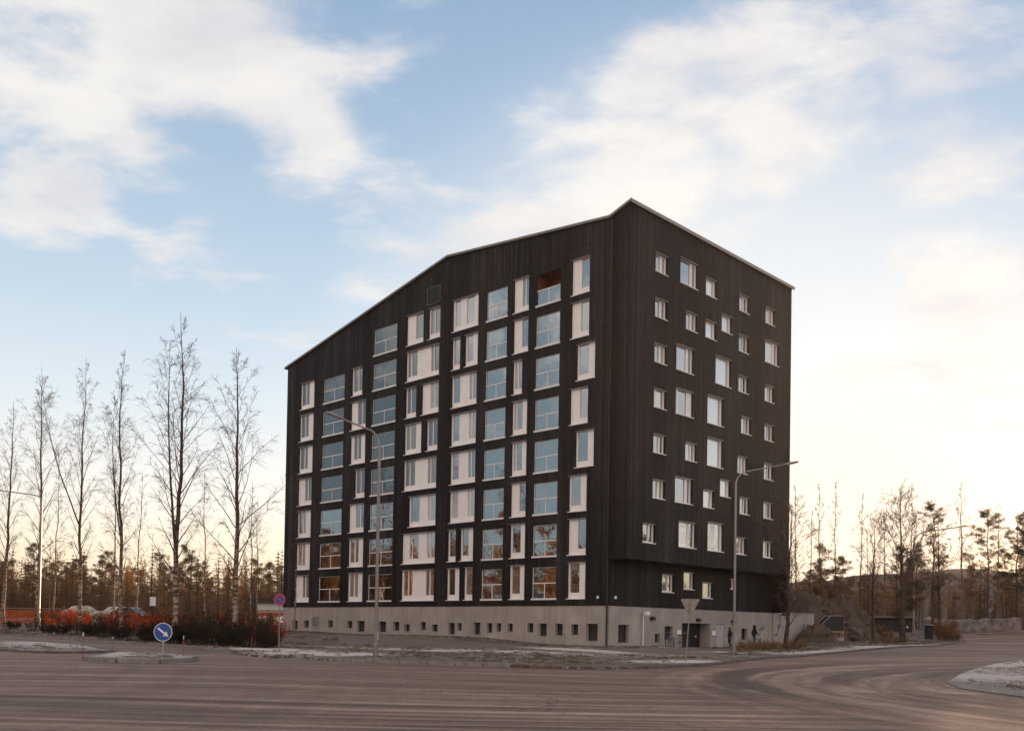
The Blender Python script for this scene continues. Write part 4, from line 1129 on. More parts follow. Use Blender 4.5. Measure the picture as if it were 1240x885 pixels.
NEAR_Y = [(-9.1,42.3),(-7.4,39.3),(-3.2,37.1),(0,36.3),(2.5,35.8),(6.4,39.0),(11.3,46.7),(18.4,59.2),(24.4,67.4),(31.1,75),(39.6,86.7),(45,95),(40,100),(27,84),(20.5,77),(6.3,62.6),(-10,79),(-24,92),(-26,80),(-10.8,62.8)]
NEAR_Y2 = [(-8.9,44.5),(-6.6,41.6),(-2.6,39.2),(.5,38.4),(2.6,37.6),(5.2,40),(10,48),(17.2,60),(23.2,68.4),(29.9,76),(38.6,87.6),(44,96)] + NEAR_Y[12:]
wood('ground_litter', 'frosted grass tufts, dead leaves and stones on the forecourt', litter(NEAR_Y2, 3600, (3,2,2,3), .10, 1, off_path), GRS, 'grass')
wood('ground_litter', 'frosted grass tufts and dead leaves along the verge under the birches', litter(VERGE[1:8]+[(-9.2,42.5),(-9.6,49.8),(-12,60),(-20,70),(-40,92)], 1500, (3,2,3,2), .10, 2), GRS, 'grass')
wood('ground_litter', 'frosted grass on the corner island at the right edge', litter([(14.9,31.4),(19.6,40.4),(29,53.6),(40,65),(50,60),(30,24),(16,19),(13.6,25)], 1500, (3,4,1,2), .035, 3), GRS, 'grass')
wood('ground_litter', 'frosted grass on the two traffic islands', litter([(-43,61.5),(-31,57.8),(-23.8,51.4),(-19.6,45),(-21,43),(-28,47.6),(-36.2,56)], 330, (2,5,1,2), .09, 4)+litter([(-14.6,34.8),(-12.8,33.6),(-12.2,34.6),(-13,37.4),(-15.6,41)], 110, (2,5,1,2), .13, 5), GRS, 'grass')
# trees off to the left that the lower windows mirror
wood('side_wood', 'sunlit pines and birches across the road that the lower windows mirror', band(260, -92, -32, 62, 180, (.5,.5,3,4,4,3), .85, 1.25, 3, keep=lambda x, y: x < -.62*y-9 and y > 20) + band(170, -60, -30, 90, 170, (0,0,3,3,3,7), .8, 1.15, 5, keep=lambda x, y: -112 < x < -.62*y-9 and 78 < y < 128))
wood('side_wood', 'bare trees out of the photo to the right', band(60, 42, 80, 75, 130, (1,1,4,6,6), .7, 1.0, 4))
# ------------------------------------------------------------------ street furniture
def street_lamp(name, label, base, pts, head_len=.85, r0=.085, r1=.05, mat='lamp_metal'):
    """pts: the axis from the foot, up the pole and out along the arm, relative to the base"""
    o = thing(name, label, 'street lamp', base, 0, None)
    k = next(i for i, p in enumerate(pts) if abs(p[0]) > .06)
    m = MB(); m.tube(pts[:k+1], [r0+(r1-r0)*i/k for i in range(k+1)], 10)
    m.lathe([(r0*1.5, -.1), (r0*1.5, .55), (r0*1.15, .62)], 10)
    p = m.build('pole', M[mat], o, smooth=False)
    m = MB(); m.box(-r0*1.1+r0, -r0*.2+r0*1.7, -.05, .05, .75, 1.15); m.build('service_hatch', M['grey_metal'], p)
    m = MB(); m.tube(pts[k:], [r1*.95 - .012*i/(len(pts)-k) for i in range(len(pts)-k)], 8); m.build('arm', M[mat], o)
    a, b = Vector(pts[-2]), Vector(pts[-1]); d = (b-a).normalized(); s = Vector((0, 1, 0)); n = d.cross(s).normalized()
    if n.z < 0: n = -n
    m = MB(); ring = []
    prof_ = [(-.15,.05,.05), (.0,.09,.07), (.3,.15,.10), (.65,.16,.10), (.85,.11,.07), (.92,.03,.03)]
    vs = []; fs = []
    for t, w, h in prof_:
        c = b + d*(t*head_len)
        for q in range(10):
            an = 2*math.pi*q/10; hz = math.sin(an)*h
            vs.append(c + s*math.cos(an)*w + n*(hz if hz > 0 else hz*.45))
    for i in range(len(prof_)-1):
        for q in range(10): fs.append((i*10+q, i*10+(q+1) % 10, (i+1)*10+(q+1) % 10, (i+1)*10+q))
    fs += [tuple(range(10)), tuple(range(50, 60))]
    m.add(vs, fs); h = m.build('luminaire', M[mat], o, smooth=True)
    m = MB(); c = b + d*.4*head_len
    q = [c+d*x*head_len+s*y-n*.052 for x, y in ((-.25,-.1),(.25,-.11),(.25,.11),(-.25,.1))]
    m.add(q, [(0,1,2,3)]); m.build('lens', M['white_metal'], h)
    return o
def curve_arm(zb, x1, z1, sgn, rad=.9, n=6):
    """pole up to zb, a bend, then a straight arm to (x1, z1)"""
    pts = [(0,0,-.1), (0,0,zb*.35), (0,0,zb*.7), (0,0,zb)]
    e = Vector((x1*.22, 0, zb+(z1-zb)*.62)); p0 = Vector((0,0,zb)); c = Vector((x1*.02, 0, zb+(z1-zb)*.46))
    for i in range(1, n+1):
        t = i/n; q = p0*(1-t)**2 + c*2*t*(1-t) + e*t*t; pts.append(tuple(q))
    pts.append((x1, 0, z1)); return pts
street_lamp('street_lamp', 'tall grey street lamp in front of the long facade, its arm reaching to the left', (-6.1,43,-1.42), curve_arm(9.35, -1.75, 10.72, -1))
street_lamp('street_lamp', 'tall grey street lamp in front of the gable end, its arm reaching right', (13.55,58.2,-1.34), curve_arm(10.35, 2.95, 11.55, 1), 1.0)
street_lamp('street_lamp', 'pale sunlit street lamp among the birches at the left edge', (-39.6,80,-1.0), curve_arm(11.0, -3.3, 11.75, -1), .9, .10, .06, 'fascia')  # paler metal stands in for the sun on this pole
street_lamp('street_lamp', 'tall thin street lamp with a long curved arm beside the litter bin at the right', (44.2,105.1,-.35), curve_arm(10.6, 4.9, 12.2, 1), 1.2, .12, .07)

def sign_post(o, h, r=.03, mat='grey_metal', lean=0):
    m = MB(); m.tube([(0,0,-.15),(lean*h,0,h)], r, 8); return m.build('post', M[mat], o)
def disc(r, y0, y1, n=32, z=0, r_in=None):
    m = MB()
    if r_in is None:
        m.prism([(r*math.cos(2*math.pi*k/n), z+r*math.sin(2*math.pi*k/n)) for k in range(n)], y0, y1, 'y')
    else:
        for k in range(n):
            a, b = 2*math.pi*k/n, 2*math.pi*(k+1)/n
            m.prism([(r*math.cos(a), z+r*math.sin(a)), (r*math.cos(b), z+r*math.sin(b)), (r_in*math.cos(b), z+r_in*math.sin(b)), (r_in*math.cos(a), z+r_in*math.sin(a))], y0, y1, 'y')
    return m
o = thing('traffic_sign', 'round blue sign with a white arrow pointing down to the right, on the traffic island', 'traffic sign', (-13.15,36.1,-1.32))
sign_post(o, .98, .035); ZC = .93
p = disc(.35, -.045, -.03, z=ZC).build('plate', M['sign_white'], o)
disc(.325, -.050, -.0455, z=ZC).build('blue_face', M['blue_paint'], p)
m = MB(); a = R(-38); ca, sa = math.cos(a), math.sin(a)
arw = [(-.25,.036),(.09,.036),(.09,.11),(.26,0),(.09,-.11),(.09,-.036),(-.25,-.036)]
m.prism([(x*ca-z*sa, ZC+x*sa+z*ca) for x, z in arw], -.055, -.0505, 'y'); m.build('arrow', M['sign_white'], p)
disc(.35, -.029, -.02, z=ZC).build('back', M['sign_back'], p)

o = thing('traffic_sign', 'round no-parking sign, blue with a red ring and bar, left of the building', 'traffic sign', (-12.4,51,-1.38))
sign_post(o, 2.95, .03, 'sign_back'); ZC = 2.66
p = disc(.32, -.05, -.035, z=ZC).build('plate', M['sign_back'], o)
disc(.31, -.056, -.0505, z=ZC).build('blue_face', M['blue_paint'], p)
disc(.32, -.062, -.0565, z=ZC, r_in=.235).build('red_ring', M['sign_red'], p)
m = MB(); a = R(-45); ca, sa = math.cos(a), math.sin(a)
m.prism([(x*ca-z*sa, ZC+x*sa+z*ca) for x, z in ((-.24,-.03),(.24,-.03),(.24,.03),(-.24,.03))], -.061, -.0562, 'y'); m.build('bar', M['sign_red'], p)

o = thing('traffic_sign', 'triangular give-way sign seen from behind, on a thin post before the garage', 'traffic sign', (8.0,43.9,-1.45))
sign_post(o, 2.85, .03, 'sign_back', .07)
m = MB(); zc, xo = 2.52, .19
m.prism([(xo-.43, zc+.33),(xo-.38, zc+.38),(xo+.38, zc+.38),(xo+.43, zc+.33),(xo+.05, zc-.40),(xo-.05, zc-.40)], .035, .05, 'y'); p = m.build('plate', M['sign_back'], o)
m = MB()
for zz in (.2, -.08): m.box(xo-.2, xo+.2, .02, .034, zc+zz-.02, zc+zz+.02)
m.build('bracket', M['grey_metal'], p)
m = MB(); m.prism([(xo-.40, zc+.355),(xo+.40, zc+.355),(xo, zc-.39)], .051, .055, 'y'); m.build('face', M['sign_red'], p)

o = thing('small_sign', 'small pale rectangular sign on a dark post behind the red shrubs', 'sign', (-26.3,70,-1.2))
sign_post(o, 3.0, .045, 'black_metal')
m = MB(); m.box(-.22, .22, -.08, -.05, 2.35, 3.0); m.build('plate', M['sign_white'], o, bevel=.02)

for (x, y, h, lab) in ((-15.2,33.9,1.0,'red snow pole on the near tip of the front traffic island'), (-12.7,37.0,.9,'red snow pole on the front traffic island, right of the blue arrow sign'), (-18.6,44.6,.72,'short red snow pole on the tip of the rear traffic island')):
    o = thing('snow_pole', lab, 'snow pole', (x, y, zg(x, y)+.02))
    m = MB(); m.tube([(0,0,-.1),(.01,0,h*.86)], .013, 6); m.build('rod', M['snow_pole'], o)
    m = MB(); m.tube([(.01,0,h*.86),(.012,0,h)], .019, 6); m.build('reflector', M['sign_white'], o)

o = thing('litter_bin', 'dark upright litter bin with a pale lid at the road bend', 'litter bin', (43.9,100.6,-.58), .3)
m = MB(); m.box(-.3,.3,-.3,.3,.1,1.25); m.box(-.3,-.24,-.3,.3,1.25,1.5); m.box(.24,.3,-.3,.3,1.25,1.5); m.build('body', M['bin'], o, bevel=.03)
m = MB(); m.box(-.38,.38,-.38,.38,1.5,1.6); m.build('lid', M['grey_metal'], o, bevel=.03)

# concrete wall beside the building with graffiti, boards above it, ramp and stair
def in_frl(name, label, cat, s):
    p = BC + DR*s; return thing(name, label, cat, (p.x, p.y, -HB), AR)
o = in_frl('retaining_wall', 'pale concrete retaining wall with dark graffiti continuing the gable base to the right', 'wall', 21.5)
m = MB(); m.box(.05, 7.1, -.06, .3, -1.2, 2.78); m.build('wall_slab', M['concrete'], o)
m = MB(); m.box(.03, 7.15, -.10, .34, 2.782, 2.86); m.build('coping', M['roof_metal'], o)
m = MB(); m.tube([(1.1,-.07,2.55),(1.1,-.4,2.6)], .03, 6); m.box(.95,1.25,-.6,-.3,2.55,2.72); m.tube([(1.1,-.075,1.6),(1.1,-.075,2.5)], .02, 5); m.build('wall_lamp', M['black_metal'], o)
m = MB()
m.tube([(.55,-.065,.95),(.75,-.068,1.15),(.95,-.068,1.5),(.9,-.068,1.8),(.72,-.068,1.75),(.85,-.068,1.45)], .07, 5)
m.tube([(.25,-.068,.9),(.5,-.068,1.05),(.6,-.068,.85)], .05, 5)
m.tube([(5.2,-.068,1.3),(5.0,-.068,1.55),(5.2,-.068,1.9),(5.42,-.068,1.6),(5.2,-.068,1.3)], .06, 5)
m.build('graffiti', M['graffiti'], o)
m = MB()
m.tube([(19.4,-.0,.15-.0),(19.7,-.0,.32),(20.0,-.0,.28),(19.75,-.0,.1),(20.2,-.0,.35)], .045, 5)
put(m, 'graffiti', M['graffiti'], FRL, 19.7, .1)
o = in_frl('board_fence', 'dark board screen on top of the graffitied concrete wall', 'fence', 24.2)
m = MB()
for k in range(29): m.box(.15*k, .15*k+.135, .4, .43, 2.0, 4.15)
m.build('boards', M['shed'], o)
m = MB()
for k in range(4): m.box(.1+1.36*k, .2+1.36*k, .44, .54, 1.4, 4.1)
m.build('posts_and_rail', M['black_metal'], o)
mound('embankment', 25.9, 81.2, 3.9, 1.5, AR, 1.75, M['mound'], n=60, seed=12, rough=.4)
for k, (x, y) in enumerate(((24.6,79.4),(26.4,80.6),(27.9,82.6),(25.6,80.0),(28.8,83.6),(27.0,81.4))):
    c = copy_tree(dg, (x, y, zg(x, y)+.5), k*1.7, .8)
    c['label'] = 'dry brown scrub on the small earth bank against the graffitied wall'; c['group'] = 'dry scrub on the earth bank'

o = thing('outdoor_stair', 'outdoor concrete stair with a solid black railing at the foot of the rocky mound', 'stairs', (28.1,89,-.95))
m = MB(); st = [(0.2,-.3)]
for k in range(7): st += [(.2+.2*k, .16*k+.12), (.4+.2*k, .16*k+.12)]
st += [(2.9, 1.1), (2.9,-.3)]
m.prism(st, .1, 1.6, 'y'); m.build('steps', M['concrete'], o)
for y0, nm in ((0, 'front'), (1.62, 'rear')):
    m = MB(); m.prism([(0.2,-.3),(2.72,-.3),(2.72,1.12),(1.55,1.12)], y0-.02, y0+.08, 'y'); pr = m.build('parapet', M['concrete'], o)
    m = MB(); m.prism([(0,.05),(.0,.95),(1.6,2.5),(2.75,2.5),(2.75,1.13),(1.56,1.13),(.2,0.02)], y0-.05, y0-.022, 'y'); m.build('railing', M['black_metal'], pr)
    m = MB(); m.tube([(0,y0-.03,.98),(1.6,y0-.03,2.53),(2.75,y0-.03,2.53)], .03, 6); m.build('handrail', M['grey_metal'], pr)

o = thing('shed', 'low dark shed with a pale flat roof edge behind the small bare tree', 'shed', (42.2,111,-.65), -.25)
m = MB(); m.box(0,4.2,0,3,-.3,2.5)
sw = m.build('wall', M['shed'], o)
m = MB(); m.box(.5,1.5,-.04,-.002,0,2.0); m.box(1.9,3.9,-.04,-.002,.1,2.0); m.build('door', M['black_metal'], sw)
m = MB(); m.box(-.3,4.5,-.5,3.2,2.502,2.66); m.build('roof', M['roof_metal'], o)
m = MB(); m.box(3.4,3.6,-.12,-.045,1.35,1.55); m.build('lamp', M['notice_white'], o)

def wall_line(name, label, pts, h, w, mat, cap=None, rough=0, seed=1):
    r = random.Random(seed); o = thing(name, label, 'wall', (pts[0][0], pts[0][1], zg(*pts[0])))
    P = [Vector(p) for p in pts]; fine = []
    for a, b in zip(P, P[1:]):
        k = max(1, int((b-a).length/.7)); fine += [a.lerp(b, i/k) for i in range(k)]
    fine.append(P[-1]); z0 = zg(*pts[0])
    def strip(ha, hb, ww, rg):
        vs = []; fs = []
        for i, p in enumerate(fine):
            d = (fine[min(i+1, len(fine)-1)]-fine[max(i-1, 0)]).normalized(); n = Vector((-d.y, d.x))*ww/2; z = zg(p.x, p.y)-z0
            for q, hh in ((p-n, ha), (p-n*.8, hb), (p+n*.8, hb), (p+n, ha)):
                vs.append((q.x-pts[0][0]+r.gauss(0, rg), q.y-pts[0][1]+r.gauss(0, rg), z+hh+(r.gauss(0, rg) if hh == hb else 0)))
        for i in range(len(fine)-1):
            for k in range(3): fs.append((4*i+k, 4*i+k+1, 4*i+k+5, 4*i+k+4))
        n = len(fine)-1; fs += [(0,1,2,3), (4*n+3,4*n+2,4*n+1,4*n)]
        b = MB(); b.add(vs, fs); return b
    strip(-.5, h, w, rough).build('wall_body', mat, o)
    if cap: strip(h+.01, h+.12, w+.12, 0).build('coping', cap, o)
    return o
wall_line('stone_wall', 'rough brown rubble wall along the far side of the road bend', [(51,118.5),(56,117.5),(61.5,115.5)], 1.35, 1.1, M['stone_wall'], None, .12)
wall_line('roadside_wall', 'long dark low wall with a pale coping at the right edge', [(62.2,116),(70,113.5),(90,107)], 1.3, .5, M['shed'], M['kerb'])


# building far left, cars, fence behind the hedge
o = thing('low_building', 'low flat-roofed building with a red band, half hidden by the apartment block', 'building', (-33.2,124,-.45))
m = MB(); m.box(0,9,0,6,-.3,3.3); w_ = m.build('wall', M['kiosk_wall'], o)
m = MB(); m.box(-.9,9.4,-.9,6.5,3.3,3.6); m.build('roof', M['black_metal'], o)
m = MB(); m.box(.0,9,-.06,-.003,1.45,1.85); m.build('band', M['kiosk_red'], w_)
m = MB(); m.box(.1,9,-.12,-.003,2.2,2.95); m.build('signboard', M['sign_white'], w_)
m = MB(); m.box(.5,2.2,-.05,-.003,.45,1.35); m.box(2.6,4.5,-.05,-.003,.45,1.35); m.build('window', M['glass'], w_)

def car(label, loc, rot, paint, group=None):
    o = thing('parked_car', label, 'car', loc, rot, group)
    prof_ = [(-2.1,.35),(-2.15,.72),(-1.95,.92),(-1.55,1.0),(-1.1,1.38),(-.7,1.46),(.45,1.46),(.75,1.40),(1.35,.98),(1.95,.86),(2.15,.66),(2.15,.35)]
    m = MB(); n = len(prof_); vs = []
    for y, k in ((-.86,0),(-.70,1),(.70,1),(.86,0)):
        for x, z in prof_:
            if k: vs.append((x, y, z))
            else: vs.append((x*.985, y*(.86 if z > 1.02 else 1), z-.02 if z > 1.2 else z))
    fs = []
    for j in range(3):
        for i in range(n): fs.append((j*n+i, j*n+(i+1) % n, (j+1)*n+(i+1) % n, (j+1)*n+i))
    fs += [tuple(range(n)), tuple(range(4*n-1, 3*n-1, -1))]
    m.add(vs, fs); b = m.build('body', paint, o, bevel=.04)
    for sy in (-1, 1):
        m = MB(); y = sy*.775
        m.prism([(-1.35,1.02),(-1.02,1.34),(-.1,1.40),(-.1,1.02)], y-.02*(1 if sy < 0 else -1)-.01, y+.012, 'y'); m.prism([(0,1.02),(0,1.40),(.62,1.36),(1.08,1.02)], y-.02*(1 if sy < 0 else -1)-.01, y+.012, 'y'); m.build('side_window', M['glass_car'], o)
    for x in (-1.3, 1.35):
        for sy in (-1, 1):
            m = MB(); c = (x, sy*.80, .31)
            m.prism([(x+.31*math.cos(2*math.pi*k/18), .31+.31*math.sin(2*math.pi*k/18)) for k in range(18)], c[1]-.10, c[1]+.10, 'y'); w = m.build('wheel', M['rubber'], o)
            m = MB(); m.prism([(x+.19*math.cos(2*math.pi*k/14), .31+.19*math.sin(2*math.pi*k/14)) for k in range(14)], c[1]-.108, c[1]+.108, 'y'); m.build('rim', M['grey_metal'], w)
    m = MB(); m.box(2.10,2.17,-.75,-.45,.62,.76); m.build('headlight', M['sign_white'], o)
    m = MB(); m.box(2.10,2.17,.45,.75,.62,.76); m.build('headlight', M['sign_white'], o)
    return o
car('white car parked beyond the hedge, left of the other white car', (-47.6,106,.15), .5, M['car_white'])
car('second white car parked beyond the hedge, partly behind the leaning birch', (-44.2,107.5,.15), .4, M['car_white'])
car('dark car parked beyond the hedge behind the slim birch', (-42.3,106,.05), -.35, M['car_dark'])

o = thing('mesh_fence', 'low orange mesh fence on posts behind the birches at the left edge', 'fence', (-51,91,-.85), -.05)
m = MB()
for k in range(6): m.tube([(2*k,0,-.2),(2*k,0,1.95)], .035, 6)
m.build('post', M['shed'], o)
m = MB(); m.tube([(0,0,1.9),(10,0,1.9)], .03, 6); m.tube([(0,0,.35),(10,0,.35)], .025, 6); m.build('rail', M['fascia'], o)
m = MB()
for k in range(100): m.box(.1*k, .1*k+.035, -.045, -.038, .4, 1.75)
for k in range(12): m.box(0, 10, -.052, -.046, .42+.115*k, .42+.115*k+.035)
m.build('net', M['orange_net'], o)

# bicycles by the garage
def bicycle(label, loc, rot, paint):
    o = thing('bicycle', label, 'bicycle', loc, rot)
    for x in (-.52, .52):
        m = MB(); n = 28; pts = [(x+.33*math.cos(2*math.pi*k/n), 0, .34+.33*math.sin(2*math.pi*k/n)) for k in range(n+1)]
        m.tube(pts, .022, 6, False); w = m.build('wheel', M['rubber'], o)
        m = MB(); m.tube([(x,-.05,.34),(x,.05,.34)], .025, 8)
        for k in range(12):
            a = 2*math.pi*k/12; m.tube([(x,0,.34),(x+.31*math.cos(a),0,.34+.31*math.sin(a))], .003, 3, False)
        m.build('spokes', M['grey_metal'], w)
    m = MB()
    for a, b in (((-.52,0,.34),(-.08,0,.32)), ((-.08,0,.32),(-.2,0,.86)), ((-.52,0,.34),(-.18,0,.80)), ((-.08,0,.32),(.36,0,.78)), ((-.18,0,.80),(.34,0,.86)), ((.33,0,.92),(.38,0,.70)), ((.38,0,.70),(.52,0,.34))):
        m.tube([a, b], .018, 6)
    m.build('frame', paint, o)
    m = MB(); m.tube([(.33,0,.9),(.31,0,1.04)], .014, 6); m.tube([(.2,-.28,1.02),(.31,-.16,1.05),(.31,.16,1.05),(.2,.28,1.02)], .014, 6); m.build('handlebar', M['grey_metal'], o)
    m = MB(); m.prism([(-.36,.88),(-.34,.94),(-.08,.92),(-.06,.88)], -.07, .07, 'y'); m.build('saddle', M['rubber'], o, bevel=.02)
    m = MB(); m.tube([(-.08,-.09,.32),(.06,-.10,.24)], .01, 5); m.tube([(-.08,.09,.32),(-.22,.10,.40)], .01, 5); m.tube([(-.08,-.09,.32),(-.08,.09,.32)], .05, 10); m.build('crank', M['grey_metal'], o)
    return o
def near_wall(s, off): q = BC + DR*s - DL*off; return (q.x, q.y, zg(q.x, q.y)+.105)
bicycle('blue bicycle leaning by the concrete base, left of the two by the garage', near_wall(5.9,.8), AR+.25, M['bike_blue'])
bicycle('black bicycle parked closest to the garage entrance', near_wall(7.5,.7), AR-.2, M['bike_dark'])

# ------------------------------------------------------------------ people
def person(label, loc, rot, H, joints, radii, edges, paint, extra=None):
    o = thing('person', label, 'person', loc, rot)
    names = list(joints); k = H/1.75
    me = bpy.data.meshes.new('body')
    me.from_pydata([tuple(c*k for c in joints[n]) for n in names], [(names.index(a), names.index(b)) for a, b in edges], [])
    b = bpy.data.objects.new('body', me); COL.objects.link(b)
    b.modifiers.new('skin', 'SKIN'); s = b.modifiers.new('sub', 'SUBSURF'); s.levels = 2; s.render_levels = 2
    for i, n in enumerate(names):
        sv = me.skin_vertices[0].data[i]; rr = radii[n]; sv.radius = (rr[0]*k, rr[1]*k) if isinstance(rr, tuple) else (rr*k, rr*k)
        sv.use_root = (n == 'pelvis')
    dg = bpy.context.evaluated_depsgraph_get()
    nm = bpy.data.meshes.new_from_object(b.evaluated_get(dg)); COL.objects.unlink(b); bpy.data.objects.remove(b)
    nm.name = 'body'
    for mt in paint[0]: nm.materials.append(mt)
    for p in nm.polygons:
        c = p.center/k; p.material_index = paint[1](c); p.use_smooth = True
    bo = bpy.data.objects.new('body', nm); COL.objects.link(bo); bo.parent = o
    if extra: extra(o, k)
    return o
J = dict(pelvis=(0,0,.95), waist=(0,.0,1.08), chest=(.02,0,1.30), neck=(.03,0,1.48), head=(.05,0,1.60), crown=(.05,0,1.72), nose=(.14,0,1.60),
         ls=(.0,.19,1.42), le=(-.05,.25,1.14), lw=(.05,.25,.92), lh=(.09,.24,.84), rs=(.0,-.19,1.42), re=(.08,-.25,1.15), rw=(.26,-.22,1.02), rh=(.34,-.20,.99),
         lhip=(0,.10,.90), lk=(.10,.10,.50), la=(.06,.10,.09), lt=(.20,.11,.04), rhip=(0,-.10,.90), rk=(.06,-.10,.50), ra=(-.20,-.10,.12), rt=(-.10,-.11,.03))
RD = dict(pelvis=(.15,.12), waist=(.15,.115), chest=(.17,.13), neck=.06, head=(.085,.10), crown=(.06,.07), nose=.018, ls=.075, le=.055, lw=.04, lh=.045, rs=.075, re=.055, rw=.04, rh=.045,
          lhip=.095, lk=.065, la=.045, lt=.04, rhip=.095, rk=.065, ra=.045, rt=.04)
E_ = [('pelvis','waist'),('waist','chest'),('chest','neck'),('neck','head'),('head','crown'),('head','nose'),('chest','ls'),('ls','le'),('le','lw'),('lw','lh'),('chest','rs'),('rs','re'),('re','rw'),('rw','rh'),
      ('pelvis','lhip'),('lhip','lk'),('lk','la'),('la','lt'),('pelvis','rhip'),('rhip','rk'),('rk','ra'),('ra','rt')]
def fingers(o, k, hand, dirv):
    m = MB(); h = Vector(hand)*k; d = Vector(dirv).normalized(); s = d.cross(Vector((0,0,1))).normalized(); u = s.cross(d)
    for q, l in ((-.03,.065),(-.01,.08),(.01,.075),(.03,.058)):
        a = h+d*.03+s*q; m.tube([a, a+d*l*.6-u*.008, a+d*l-u*.03], [.011,.010,.007], 6)
    a = h+s*.035; m.tube([a, a+s*.03+d*.02, a+s*.035+d*.055], [.012,.011,.008], 6)
    m.build('fingers', M['skin'], o)
def hood(mat):
    def f(o, k):
        m = MB()
        m.lathe([(.03,1.79),(.09,1.77),(.125,1.70),(.132,1.62),(.125,1.54),(.13,1.46),(.16,1.42)], 14, (.02,0,0)); 
        m.v = [(v[0]*k if v[0] < .10 or v[2] > 1.7 else .10*k, v[1]*k, v[2]*k) for v in m.v]
        m.build('hood', mat, o, smooth=True)
        fingers(o, k, J['rh'], (.8,.1,-.2)); fingers(o, k, J['lh'], (.3,0,-1))
    return f
person('person in a dark hooded jacket and blue jeans walking right along the wall', (18.1,71.3,zg(18.1,71.3)+.1), R(15), 1.68, J, RD, E_,
       ([M['cloth_black'], M['cloth_jeans'], M['skin'], M['rubber']], lambda c: 3 if c.z < .10 else 1 if c.z < .92 and abs(c.y) < .2 else 2 if (c.z > 1.5 or (c.z < 1.0 and abs(c.y) > .2)) else 0), hood(M['cloth_black']))
J2 = dict(J, re=(.02,-.25,1.14), rw=(.06,-.25,.92), rh=(.08,-.24,.84), head=(.08,0,1.58), crown=(.10,0,1.70), nose=(.18,0,1.56))
RD2 = dict(RD, pelvis=(.19,.16), lhip=(.14,.13), rhip=(.14,.13), lk=.09, rk=.09)
def hood2(o, k):
    m = MB(); m.lathe([(.03,1.77),(.09,1.75),(.12,1.68),(.13,1.58),(.125,1.48),(.16,1.42)], 14, (.06,0,0))
    m.v = [(v[0]*k if v[0] < .13 or v[2] > 1.69 else .13*k, v[1]*k, v[2]*k) for v in m.v]
    m.build('hood', M['cloth_black'], o, smooth=True)
    fingers(o, k, J2['rh'], (.3,0,-1)); fingers(o, k, J2['lh'], (.3,0,-1))
person('person in a long black coat walking past the grey door, half behind the lamp post', (16.55,72.4,zg(16.55,72.4)+.1), R(200), 1.5, J2, RD2, E_,
       ([M['cloth_black'], M['skin'], M['rubber']], lambda c: 2 if c.z < .10 else 1 if (c.z > 1.52 or (c.z < .9 and abs(c.y) > .21)) else 0), hood2)
# ------------------------------------------------------------------ camera
cam = bpy.data.cameras.new('camera'); co = bpy.data.objects.new('camera', cam); COL.objects.link(co)
PITCH, ROLL, FPX = R(1.15), R(.94), 1157.0
fw = Vector((0, math.cos(PITCH), math.sin(PITCH))); up0 = Vector((0, -math.sin(PITCH), math.cos(PITCH))); rt0 = Vector((1,0,0))
rt = rt0*math.cos(ROLL)+up0*math.sin(ROLL); up = up0*math.cos(ROLL)-rt0*math.sin(ROLL)
co.matrix_world = Matrix((( rt.x, up.x, -fw.x, 0),(rt.y, up.y, -fw.y, 0),(rt.z, up.z, -fw.z, 0),(0,0,0,1)))
cam.sensor_width = 36; cam.lens = FPX/1240*36
cam.shift_y = (759.4-FPX*math.tan(PITCH)-442.5)/1240
cam.clip_start = .1; cam.clip_end = 5000
SC.camera = co

# ------------------------------------------------------------------ daylight
SUN_AZ, SUN_EL = R(28), R(3.5)
sd_ = Vector((math.sin(SUN_AZ)*math.cos(SUN_EL), math.cos(SUN_AZ)*math.cos(SUN_EL), math.sin(SUN_EL)))
sun = bpy.data.lights.new('sun', 'SUN'); sun.energy = 5.0; sun.angle = R(.5); sun.color = (1, .62, .34)
so = bpy.data.objects.new('sun', sun); COL.objects.link(so)
so.rotation_euler = (-sd_).to_track_quat('-Z', 'Y').to_euler()

wd = bpy.data.worlds.new('World'); SC.world = wd; wd.use_nodes = True
nt = NT(wd); nt.n.clear()
out = nt.new('ShaderNodeOutputWorld'); bg = nt.new('ShaderNodeBackground'); nt.link(bg.outputs[0], out.inputs[0])
d = nt.new('ShaderNodeTexCoord').outputs['Generated']
sky = nt.new('ShaderNodeTexSky', sky_type='NISHITA'); sky.sun_disc = False
sky.sun_elevation = SUN_EL; sky.sun_rotation = SUN_AZ
sky.air_density = 1.0; sky.dust_density = .6; sky.ozone_density = 1.5
bg.inputs['Strength'].default_value = .12

sep = nt.new('ShaderNodeSeparateXYZ'); nt.link(d, sep.inputs[0])
el = sep.outputs[2]
def dot(az, elv):
    n = nt.new('ShaderNodeVectorMath', operation='DOT_PRODUCT'); nt.link(d, n.inputs[0])
    n.inputs[1].default_value = (math.sin(R(az))*math.cos(R(elv)), math.cos(R(az))*math.cos(R(elv)), math.sin(R(elv)))
    return n.outputs['Value']
def blob(az, elv, width, soft):
    return nt.smooth(dot(az, elv), math.cos(R(width+soft)), math.cos(R(max(0, width-soft))))
K = 1/(.12*2.3)                             # display-linear value -> background colour
def kc(r, g, b, k=1.0): return (r*K*k, g*K*k, b*K*k)
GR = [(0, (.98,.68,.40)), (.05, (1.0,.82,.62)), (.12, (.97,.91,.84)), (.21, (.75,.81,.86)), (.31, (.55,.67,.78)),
      (.43, (.40,.53,.68)), (.55, (.29,.42,.60)), (.76, (.58,.51,.49)), (1, (.72,.60,.54))]  # upper stops: unseen zenith made warmer and brighter to lift the ambient light
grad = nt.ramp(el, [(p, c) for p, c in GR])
vm = nt.new('ShaderNodeVectorMath', operation='SCALE'); nt.link(grad, vm.inputs[0]); vm.inputs['Scale'].default_value = K
